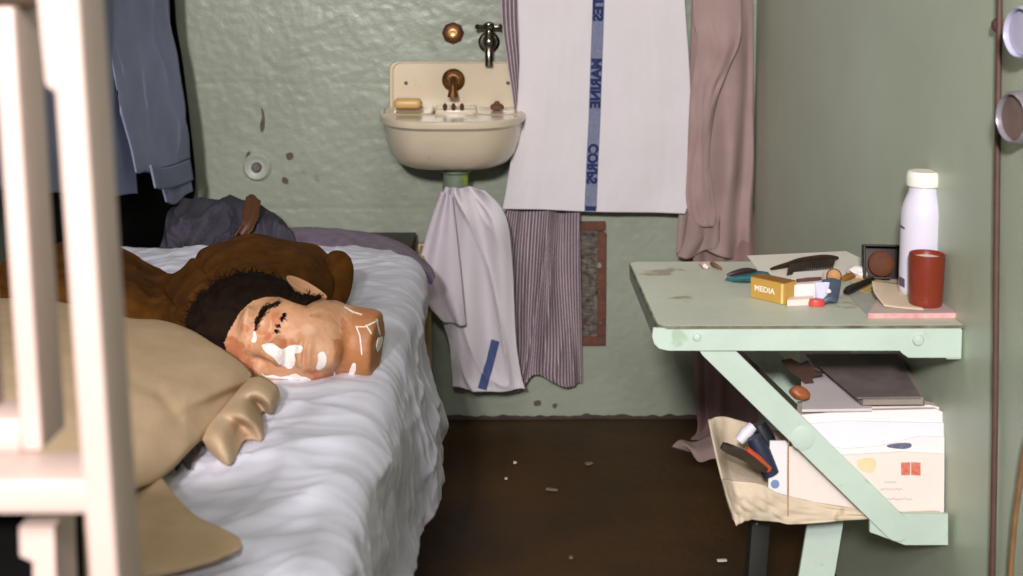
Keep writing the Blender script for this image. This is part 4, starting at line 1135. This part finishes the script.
# comb and dark glasses-like case on the white sheet
cm = thing('dark_comb', 'dark brown comb with teeth lying on the white paper at the back of the table', 'comb', P(806, 265))
spine = [P(771, 269, TZ + .004), P(785, 265.5, TZ + .006), P(800, 261.5, TZ + .008), P(820, 258.5, TZ + .008), P(838, 258, TZ + .006)]
MB().tube([crline(spine, i / 16) for i in range(17)], .0055, n=10, taper=[.4, .6, .7, .8, .85, .9, 1, 1.1, 1.2, 1.2, 1.2, 1.2, 1.2, 1.2, 1.1, .9, .5]).build('spine', mat('tortoise brown', (58, 36, 22), c2=(30, 20, 14), rough=.35, scale=60), cm)
t_ = MB()
for k in range(26):
    u = .34 + .62 * k / 25
    a = crline(spine, u); q = px_of(a)
    c = P(q[0] - 3, q[1] + 12.5 - 3.5 * abs(k / 25 - .4), TZ + .003)
    t_.tube([a, (a + c) / 2 + V((0, 0, .001)), c], .0018, n=6, taper=[1.2, 1, .5])
t_.build('teeth', mat('tortoise brown', (58, 36, 22)), cm)
# teal pouch with dark thing on it
tl = patch([[P(725, 280.5, TZ + .002), P(740, 282, TZ + .002), P(760, 281, TZ + .002), P(772, 277, TZ + .002)], [P(730, 276, TZ + .010), P(742, 276.5, TZ + .012), P(757, 275, TZ + .012), P(770, 274.5, TZ + .006)], [P(738, 272, TZ + .002), P(744, 271, TZ + .002), P(756, 270.5, TZ + .002), P(768, 272, TZ + .002)]])
MB().grid(lambda u, v: tl(u, v) + V((0, 0, .0015 * nz(u * 9, v * 9))), 24, 14).build('teal_pouch', mat('teal cloth', (44, 100, 108), c2=(56, 116, 118), rough=.7, scale=60), label='flat teal pouch lying left of the yellow carton', cat='pouch', solid=.004, solid_off=-1)
bl = [P(727, 275, TZ + .014), P(736, 272.5, TZ + .017), P(746, 270.5, TZ + .017), P(756, 270.5, TZ + .014)]
MB().tube([crline(bl, i / 10) for i in range(11)], .0042, n=10, taper=[.4, .7, .9, 1, 1.1, 1.15, 1.15, 1.1, 1, .8, .5]).build('pocket_knife', mat('dark plum plastic', (58, 40, 44), rough=.45, var=.2), label='small dark closed pocket knife on the teal pouch', cat='knife')
# bits at the far left
MB().tube([crline([P(711, 263, TZ + .005), P(716, 265.5, TZ + .006), P(722, 269, TZ + .004)], i / 8) for i in range(9)], .0036, n=10, taper=[.6, 1, 1.1, 1.1, 1, .9, .8, .6, .3]).build('cigarette_butt', mat('brown stub', (120, 84, 54), rough=.7, var=.2), label='brown stub lying near the far left corner of the table', cat='stub')
MB().tube([P(700, 263, TZ + .004), P(705, 266, TZ + .006), P(708, 268, TZ + .003)], .0040, n=10, taper=[.7, 1.1, .7]).build('white_scrap', mat('pinkish scrap', (216, 186, 176), rough=.8, var=.1), label='tiny pale scrap beside the brown stub on the table', cat='scrap')
# yellow carton
cw = thing('yellow_carton', 'small yellow carton with white lettering on its front side', 'carton', P(771, 303))
A, B_ = P(750, 297.5), P(785, 305.5)
dx = (B_ - A); dxn = dx.normalized(); dyn = V((-dxn.y, dxn.x, 0)); hgt = (at(785, 284, Y=B_.y).z - TZ); dep = .030
m_car = mat('carton ochre', (188, 146, 66), rough=.55, var=.07, scale=30)
bm = bmesh.new(); bmesh.ops.create_cube(bm, size=1)
for v in bm.verts: v.co = A + dx * (v.co.x + .5) + dyn * (dep * (v.co.y + .5)) + V((0, 0, .0003 + hgt * (v.co.z + .5)))
bmesh.ops.bevel(bm, geom=list(bm.edges), offset=.0012, segments=2, affect='EDGES')
cmb = MB().frombm(bm); cmb.build('body', m_car, cw)
E = A + V((0, 0, hgt + .0004))
MB().prism([E + dxn * .001, E + dx * .98, E + dx * .98 + dyn * (dep - .002), E + dxn * .001 + dyn * (dep - .002)], (0, 0, .0006)).build('lid', mat('carton brown top', (142, 92, 34), rough=.5, var=.1, scale=40), cw, smooth=False)
F_ = lambda s, z, o=.0007: A + dx * s - dyn * o + V((0, 0, hgt * z))
MB().prism([F_(.89, .04), F_(.955, .04), F_(.955, .97), F_(.89, .97)], -dyn * .0004).build('edge_stripe', mat('carton light stripe', (222, 196, 128), rough=.55), cw, smooth=False)
vs, fs = text_tris('MEDIA', .03)
mb = MB(); mb.add([F_(.14 + .58 * a_, .40 + .27 * b_, .0009) for a_, b_ in vs], fs)
mb.build('lettering', mat('carton white print', (240, 228, 206), rough=.6), cw)
# white carton, tube with red cap, blue tube
def slab(name, corners, h, m, label=None, cat=None, parent=None, z=TZ + .0004, bev=.001):
    q = [P(x, y, z) for x, y in corners]
    bm = bmesh.new()
    lo = [bm.verts.new(p) for p in q]; hi = [bm.verts.new(p + V((0, 0, h))) for p in q]
    bm.faces.new(lo[::-1]); bm.faces.new(hi)
    for i in range(4): bm.faces.new((lo[i], lo[(i + 1) % 4], hi[(i + 1) % 4], hi[i]))
    bmesh.ops.recalc_face_normals(bm, faces=bm.faces)
    bmesh.ops.bevel(bm, geom=list(bm.edges), offset=bev, segments=2, affect='EDGES')
    return MB().frombm(bm).build(name, m, parent, label, cat)
slab('white_carton', [(788, 303), (821, 301), (823, 287), (793, 289)], .028, m_wbox, 'white carton standing right of the yellow carton', 'carton')
w = at(805, 277, Z=TZ + .0255)
MB().tube([at(797, 280.5, Z=TZ + .0318), at(808, 279.5, Z=TZ + .0318), at(821, 278.5, Z=TZ + .0318)], .0032, n=10, taper=[.8, 1, .8]).build('brown_pencil', mat('maroon wood', (96, 52, 46), rough=.5), label='short maroon pencil stub lying on the white carton', cat='pencil')
slab('small_matchbox', [(787, 306.5), (812, 305.5), (813, 299.5), (788, 301)], .010, mat('match box cream', (224, 206, 194), rough=.7, var=.05), 'low cream matchbox lying in front of the white carton', 'matchbox')
ta, tb_ = P(819, 305.5, TZ + .008), P(819.5, 289, TZ + .012)
tu = thing('lotion_tube', 'pale lilac tube with a red cap lying in front of the white carton', 'tube', P(819, 305))
def tubef(u, v):
    k = v; a = u * 2 * math.pi
    c = V((P(817.5, 300, TZ).x + .004 * k, P(817, 304, TZ).y + .012 * k, TZ + .0088 + .022 * k))
    return c + V((math.cos(a) * (.0085 + .003 * k), math.sin(a) * (.0082 * (1 - .75 * k)), 0)) 
MB().grid(tubef, 24, 12).build('body', mat('lilac plastic', (200, 200, 228), rough=.4, var=.04), tu)
MB().lathe(P(816.5, 305.5, TZ + .0005), [(.0001, 0), (.0125, 0), (.013, .004), (.011, .010), (.0001, .011)], n=24, sq=.7).build('cap', mat('red cap', (196, 72, 62), rough=.4, var=.05), tu)
bt_ = thing('blue_tube', 'dark slate blue flattened tube leaning against the white carton', 'tube', P(826, 304))
qs = [[at(824, 305, Z=TZ + .001), at(833, 303.5, Z=TZ + .001)], [at(824, 290, Z=TZ + .012), at(838, 290, Z=TZ + .013)], [at(825, 284, Z=TZ + .016), at(839, 285, Z=TZ + .016)]]
qf = patch([[r[0], (r[0] + r[1]) / 2 + V((0, -.004, .004)), r[1]] for r in qs])
MB().grid(qf, 12, 16).build('body', mat('slate blue', (76, 88, 106), rough=.45, var=.1), bt_, solid=.008, solid_off=1)
MB().lathe(at(828.5, 291, Z=TZ + .0205), [(.0001, 0), (.0042, 0), (.003, .002), (.0001, .003)], axis=(-.1, -.6, .8), n=14).build('dot_mark', m_wbox, bt_, label='white dot')

# ================================================================== ON THE SEAT: BOX WITH LETTERS
m_card = mat('cardboard tan', (206, 188, 162), rough=.85, var=.1, scale=12, bump=.2, bscale=60, spots=(166, 136, 100), spot_t=.64, spot_scale=14)
m_cream = mat('cream envelope', (228, 214, 204), rough=.8, var=.04, scale=7, spots=(210, 188, 158), spot_t=.68, spot_scale=8)
m_env = mat('white envelope', (234, 222, 220), rough=.8, var=.03, scale=7)
BXZ = SZ + .0005
cb = thing('cardboard_box', 'worn open cardboard box holding letters and tools on the lower seat', 'box', (.50, 1.9, BXZ))
YF, YBK = 1.868, 2.17
FL, FR = at(737, 524, Y=YF), at(940, 518, Y=YF)
# corners of the box (low front, higher flared left side)
bl0, bl1 = V((FL.x, YF, FL.z)), V((at(716, 470, Y=YBK).x, YBK, BXZ))
def quadpatch(p00, p10, p11, p01, nu=20, nv=16, amp=.003, s=0):
    f = patch([[p00, (p00 + p10) / 2, p10], [p01, (p01 + p11) / 2, p11]])
    return lambda u, v: f(u, v) + V((.6, -.8, .2)) * (amp * nz(u * 4 + s, v * 4))
MB().prism([V((FL.x + .03, YF + .06, BXZ)), V((XR - .006, YF + .06, BXZ)), V((XR - .006, YBK, BXZ)), V((FL.x + .04, YBK, BXZ))], (0, 0, .003)).build('bottom', m_card, cb)
# left flap: seen as the big tan panel
lf = [at(735, 524, Y=YF), at(707, 419, Y=YF + .14), at(722, 416, Y=YF + .17), at(785, 428, Y=YF + .17)]
ff = patch([[at(708, 420, Y=YF + .15), at(722, 416.5, Y=YF + .165), at(752, 424, Y=YF + .175), at(795, 436, Y=YF + .18)],
            [at(716, 455, Y=YF + .10), at(728, 452, Y=YF + .155), at(754, 455, Y=YF + .165), at(795, 462, Y=YF + .17)],
            [at(724, 488, Y=YF + .05), at(736, 484, Y=YF + .08), at(760, 484, Y=YF + .10), at(795, 488, Y=YF + .11)],
            [at(733, 519, Y=YF + .004), at(743, 514, Y=YF + .02), at(765, 512, Y=YF + .04), at(795, 512, Y=YF + .05)]])
MB().grid(lambda u, v: ff(u, v) + V((0, -1, 0)) * (.004 * nz(u * 6, v * 6, 5)), 40, 40).build('side_flap', m_card, cb, solid=.003)
fr_ = patch([[at(722, 479, Y=YF + .03), at(735, 481, Y=YF), at(760, 484, Y=YF - .004), at(788, 496, Y=YF - .002), at(870, 511, Y=YF + .006), at(940, 512, Y=YF + .008)],
             [at(728, 500, Y=YF + .015), at(741, 503, Y=YF - .008), at(762, 504, Y=YF - .010), at(790, 510, Y=YF - .006), at(870, 514, Y=YF), at(940, 514, Y=YF + .004)],
             [at(736, 526, Y=YF), at(748, 520, Y=YF - .004), at(770, 521, Y=YF - .006), at(800, 524, Y=YF - .006), at(862, 519, Y=YF), at(942, 516, Y=YF)]])
MB().grid(lambda u, v: fr_(u, v) + V((0, -1, 0)) * (.004 * nz(u * 14, v * 5, 8)), 70, 24).build('front_wall', m_card, cb, label='low crumpled front edge', solid=.003)
# letters: each envelope its own thing
def envelope(poly, Y, lean, m, label, name='envelope', group=None, th=.003, thick=None):
    z_b = max(p[1] for p in poly)
    base = at(poly[0][0], z_b, Y=Y)
    pts = []
    for x, y in poly:
        p = at(x, y, Y=Y); k = (p.z - base.z)
        p = at(x, y, Y=Y + lean * k); pts.append(p)
    mb = MB(); n = len(pts)
    bm = bmesh.new(); vs = [bm.verts.new(p) for p in pts]; f = bm.faces.new(vs)
    r = bmesh.ops.extrude_face_region(bm, geom=[f])
    nn = V((0, 1, -lean)).normalized() * (thick or th)
    bmesh.ops.translate(bm, vec=nn, verts=[g for g in r['geom'] if isinstance(g, bmesh.types.BMVert)])
    bmesh.ops.recalc_face_normals(bm, faces=bm.faces)
    mb.frombm(bm)
    o = mb.build(name, m, None, label, 'envelope', group, smooth=False)
    return o, mb
YE = YF + .012
G = 'letters standing in the cardboard box'
e1, e1m = envelope([(789, 514), (943, 514), (943.5, 454), (900, 452), (846, 455), (800, 450), (789, 446)], YE, .10, m_cream, 'cream envelope with a red stamp at the front of the letters', group=G)
e2, e2m = envelope([(792, 512), (944, 512), (944.5, 437), (920, 436), (880, 446), (846, 449), (792, 440)], YE + .006, .10, m_env, 'white envelope with a dark postmark just behind the red stamped letter', group=G)
e3, e3m = envelope([(794, 508), (943, 508), (944, 423), (846, 421), (796, 425)], YE + .012, .10, mat('bluish envelope', (222, 222, 228), rough=.8, var=.04, scale=9), 'blue tinged white envelope, third from the front in the box', group=G)
e4, e4m = envelope([(796, 505), (944, 505), (944.5, 413), (936, 409), (846, 411), (800, 415)], YE + .018, .10, m_env, 'tall white envelope behind the blue tinged one', group=G, thick=.012)
e5, e5m = envelope([(797, 500), (943, 500), (943, 408), (930, 405), (870, 406), (802, 406)], YE + .034, .10, m_cream, 'rearmost tallest cream envelope whose torn top edge shows above the rest', group=G, thick=.03)
e6, e6m = envelope([(768, 495), (788, 503), (789, 446), (786, 441), (770, 441)], YE + .004, .05, mat('white leaflet', (226, 222, 222), rough=.7, var=.03), 'narrow white packet with a blue round mark left of the letters', name='letter_packet', th=.004)
b1 = bvh_of([e1m]); b2 = bvh_of([e2m]); b6 = bvh_of([e6m])
m_red = mat('red stamp ink', (190, 84, 62), c2=(214, 136, 112), rough=.7, scale=130)
st1 = decal(b1, [(901, 462.5), (910, 462), (910, 475), (901, 475)], .0006, 3); decal(b1, [(911, 462), (920.5, 462.5), (920.5, 475.5), (911, 475)], .0006, 3, mb=st1)
st1.build('postage_stamps', m_red, e1, label='pair of red postage stamps')
decal(b1, smooth_loop([(857, 460), (874, 458), (876, 466), (872, 473), (860, 470)], 2), .0005, 3).build('stain', mat('yellow patch', (220, 204, 160), rough=.8, var=.08), e1, label='yellow patch')
wr = MB()
for x0, y0, x1 in ((880, 489, 902), (884, 499, 912), (884, 482, 896)):
    pts = [(x0 + (x1 - x0) * k / 14, y0 + .9 * math.sin(k * 2.3) + .4 * math.sin(k * 1.1)) for k in range(15)]
    decal(b1, strip_poly(pts, .55), .0006, 9, mb=wr)
wr.build('handwriting', mat('pale ink', (150, 146, 158), rough=.8), e1)
decal(b2, smooth_loop([(887, 445), (897, 443), (910, 443), (911, 447), (903, 449), (889, 447.5)], 2), .0006, 2).build('postmark', mat('blue grey ink', (98, 98, 122), rough=.8, var=.2, scale=200), e2, label='blue grey postmark')
decal(b6, [(775 + 4.4 * math.cos(a / 16 * 6.2832), 484 + 4.4 * math.sin(a / 16 * 6.2832)) for a in range(16)], .0006, 2).build('round_mark', mat('blue mark', (112, 138, 176), rough=.7), e6, label='round blue mark')
s_ = MB().tube([at(788.5, 440, Y=YF - .006), at(788, 470, Y=YF - .008), at(788, 516, Y=YF - .010)], .0010, n=8)
s_.build('string', mat('tan string', (176, 136, 92), rough=.9), label='tan string running down the front of the cardboard box beside the letters', cat='string')
# tools at the left of the box
tk = [at(722, 446, Y=1.86), at(745, 456, Y=1.862), at(766, 470, Y=1.864)]
d1 = (tk[2] - tk[0]).normalized()
kf = thing('dark_file', 'flat dark wooden handled tool sticking out over the left edge of the cardboard box', 'tool', tk[2])
MB().tube([crline(tk, i / 10) for i in range(11)], .0088, n=4, taper=[.75, .95, 1, 1, 1, 1, 1, 1, .9, .8, .7]).build('handle', mat('dark olive wood', (62, 48, 32), c2=(40, 32, 24), rough=.5, scale=40), kf)
MB().tube([at(747, 449, Y=1.868), at(757, 458, Y=1.869), at(769, 470, Y=1.87)], .0058, n=12, taper=[.7, 1, .9]).build('orange_pen', mat('orange red plastic', (186, 74, 36), rough=.4, var=.08), label='orange red pen among the tools in the cardboard box', cat='pen')
MB().tube([at(754, 437, Y=1.895), at(761, 452, Y=1.893), at(771, 474, Y=1.89)], .0145, n=16, taper=[.8, 1.05, .9]).build('navy_roll', mat('navy plastic', (34, 40, 62), rough=.5, var=.2), label='dark navy roll between the orange pen and the white packet', cat='roll')
MB().tube([at(758, 424, Y=1.93), at(764, 436, Y=1.928), at(770, 446, Y=1.925)], .014, n=16, taper=[.8, 1.05, .9]).build('black_roll', mat('black plastic', (24, 24, 30), rough=.5, var=.2), label='short black roll behind the navy roll in the cardboard box', cat='roll')
MB().tube([at(739, 441, Y=1.91), at(746, 433, Y=1.912), at(753, 426, Y=1.915)], .0095, n=14, taper=[.8, 1.05, .8]).build('white_tube', mat('white tube plastic', (218, 214, 222), rough=.5, var=.04), label='short white tube lying at the back left of the cardboard box', cat='tube')
# papers and book on top of the letters
zt_ = at(880, 407, Y=YE + .05).z
def lay(poly, z, th, name, m, label, cat): 
    return MB().prism([at(x, y, Z=z) for x, y in poly], (0, 0, th)).build(name, m, None, label, cat, smooth=False)
lay([(802, 412), (872, 411), (850, 352), (800, 352)], zt_ + .003, .004, 'paper_bundle', mat('grey white paper', (212, 202, 200), rough=.8, var=.04), 'grey white papers lying on the letters left of the grey book', 'papers')
bk = thing('grey_book', 'grey brown cloth bound book lying on top of the letters under the table', 'book', at(880, 405, Z=zt_ + .008))
q = [(862, 405), (925, 405), (905, 366), (816, 366)]
zb_ = zt_ + .008
MB().prism([at(x, y, Z=zb_) for x, y in ((861, 405.5), (925, 405), (900, 360), (810, 360))], (0, 0, .003)).build('back_cover', mat('book cloth', (104, 92, 90), c2=(122, 110, 106), rough=.7, scale=30, bump=.2, bscale=200), bk, smooth=False)
MB().prism([at(x, y, Z=zb_ + .003) for x, y in ((863, 405), (923, 404.5), (899, 360), (812, 360))], (0, 0, .011)).build('pages', mat('book page block', (150, 138, 128), rough=.8, bump=.3, bscale=400, bstretch=(1, 1, 30)), bk, smooth=False)
MB().prism([at(x, y, Z=zb_ + .0142) for x, y in ((857, 399), (921, 398.5), (896, 356), (806, 356))], (0, 0, .003)).build('front_cover', mat('book cloth', (104, 92, 90)), bk, smooth=False)
m_lf = mat('dark brown scrap', (58, 32, 18), rough=.6, var=.2, scale=40)
pts = [(782, 362), (792, 360), (802, 365), (809, 362), (815, 371), (824, 374), (812, 377), (814, 383), (805, 384), (800, 378), (790, 372)]
lfm = MB().prism([at(x, y, Y=2.02) + V((0, .0, 0)) for x, y in pts], (0, .010, 0)); lfm.build('crumpled_leather', m_lf, label='jagged dark brown scrap behind the far brace under the table', cat='scrap')
bm = bmesh.new(); bmesh.ops.create_icosphere(bm, subdivisions=3, radius=.0135)
p = at(804, 399, Y=YE + .012)
for v in bm.verts: v.co = V((v.co.x * 1.15, v.co.y * .8, v.co.z * .8)) * (1 + .35 * nz(v.co.x * 70, v.co.y * 70, v.co.z * 70)) + p + V((0, .03, 0))
MB().frombm(bm).build('brown_lump', mat('red brown knob', (150, 82, 42), rough=.45, var=.12, scale=60), label='small red brown lump at the top left of the letters beside the front brace', cat='lump')

# ================================================================== RIGHT WALL CORDS AND HEADPHONE JACKS
m_cord = mat('brown cord', (84, 58, 48), rough=.6, var=.15, scale=40)
cp = [at(1000, -160, X=XR - .006), at(999.5, 0, X=XR - .006), at(998, 110, X=XR - .006), at(996.5, 250, X=XR - .006), at(995.5, 380, X=XR - .006), at(994, 480, X=XR - .006), at(992, 590, X=XR - .006), at(990, 700, X=XR - .006)]
MB().tube([crline(cp, i / 60) for i in range(61)], .0042, n=10).build('straight_cord', m_cord, label='thin brown cord running straight down the right wall', cat='cord')
cp = [at(1040, 405, X=XR - .008), at(1026, 445, X=XR - .008), at(1019, 490, X=XR - .008), at(1014, 530, X=XR - .008), at(1010, 590, X=XR - .008), at(1009, 690, X=XR - .008)]
MB().tube([crline(cp, i / 40) for i in range(41)], .0036, n=10).build('loose_cord', mat('tan brown cord', (128, 94, 60), rough=.6, var=.15, scale=40), label='loose light brown cord curving down at the lower right edge', cat='cord')
m_met = mat('jack metal', (150, 142, 150), rough=.3, metal=.3, var=.05)
def jack(px, py, r, label, name, rim, face):
    p = at(px, py, X=XR + .002)
    d = V((-1, -.22, -.02)).normalized()
    t = thing(name, label, 'fitting', p)
    MB().lathe(p, [(.0001, -.004), (r, -.004), (r * 1.02, .012), (r, .022), (r * .90, .026), (r * .86, .024), (r * .85, .016), (.0001, .016)], axis=d, n=40).build('shell', rim, t)
    MB().lathe(p + d * .0155, [(.0001, 0), (r * .84, 0), (r * .82, .004), (r * .5, .0055), (.0001, .006)], axis=d, n=40).build('face', face, t)
jack(1028, 117, .034, 'round metal fitting with dark face on the right wall beside the brown cord', 'round_fitting', m_met, mat('knob dark face', (112, 92, 84), rough=.5, var=.15, scale=30))
jack(1036, 32, .034, 'pale rounded fitting at the top right edge above the dark faced one', 'round_fitting', mat('knob lilac enamel', (180, 176, 196), rough=.3), mat('knob lilac enamel', (214, 210, 228)))
MB().lathe(at(1000, 25, X=XR - .001), [(.0001, -.002), (.010, -.002), (.010, .006), (.006, .010), (.0001, .010)], axis=(-1, 0, 0), n=20).build('cord_clip', m_cord, label='dark clip holding the brown cord to the wall by the upper knob', cat='clip')

# ================================================================== SCRAPS ON THE FLOOR
m_scr = mat('paper scrap', (220, 208, 198), rough=.8)
def scrap(px, py, w, d, label, ang=0, m=m_scr):
    p = at(px, py, Z=.002)
    pts = [V((x * w, y * d, 0)) for x, y in ((-.5, -.4), (0, -.5), (.5, -.3), (.45, .4), (0, .5), (-.5, .45))]
    Rm = rotz(ang)
    MB().prism([p + Rm @ q for q in pts], (0, 0, .003)).build('paper_scrap', m, None, label, 'scrap', smooth=False)
scrap(515, 463, .008, .010, 'tiny white scrap on the floor left of centre, brightest of the small specks')
scrap(506, 479, .006, .008, 'faint tiny scrap on the floor just in front of the brightest white speck')
scrap(722, 561, .020, .008, 'white paper scrap on the floor near the dark seat leg', .05)
scrap(571, 558, .008, .010, 'faint speck on the floor at the bottom centre', m=mat('dusty scrap', (120, 104, 90), rough=.9))
scrap(589, 464, .018, .012, 'greyish flake on the floor below the vent grille', .4, m=mat('dusty scrap', (120, 104, 90)))
scrap(552, 490, .028, .010, 'long pale smear of plaster on the floor in the middle of the aisle', -.3, m=mat('dusty scrap', (120, 104, 90)))
# ================================================================== LIGHT, CAMERA
def area(name, loc, target, size, power, col):
    l = bpy.data.lights.new(name, 'AREA'); l.shape = 'DISK'; l.size = size; l.energy = power; l.color = col
    o = bpy.data.objects.new(name, l); COL.objects.link(o); o.location = loc
    o.rotation_euler = (V(target) - V(loc)).to_track_quat('-Z', 'Y').to_euler()
    return o
area('flash_lamp', (-.48, -2.1, 2.36), (0.05, 3.0, .6), .28, 215, (1, .962, .982))
area('ceiling_fill', (-.05, 1.9, 2.12), (-.05, 1.9, 0), .30, 3, (1, .95, .88))  # unseen weak fill light added under the ceiling
area('fill_lamp', (-.04, -.55, 1.90), (0, 2.2, .55), .25, 28, (1, .97, .98))
w = bpy.data.worlds.new('World'); SC.world = w; w.use_nodes = True
w.node_tree.nodes['Background'].inputs['Color'].default_value = (1, .93, .88, 1)
w.node_tree.nodes['Background'].inputs['Strength'].default_value = .09
cam = bpy.data.cameras.new('camera'); co = bpy.data.objects.new('camera', cam); COL.objects.link(co)
co.location = CAMP
co.matrix_world = Matrix.Translation(CAMP) @ Matrix((RGT, UPV, -FWD)).transposed().to_4x4()
cam.sensor_width = 36; cam.lens = FPX / 1023 * 36
cam.shift_x = (511.5 - CX) / 1023; cam.shift_y = -(288 - CY) / 1023
cam.clip_start = .02
cam.dof.use_dof = True; cam.dof.focus_distance = 2.35; cam.dof.aperture_fstop = 5.2
SC.camera = co
SC.view_settings.view_transform = 'Standard'; SC.view_settings.look = 'None'
SC.view_settings.exposure = -.16; SC.view_settings.gamma = 1; SC.view_settings.use_curve_mapping = False
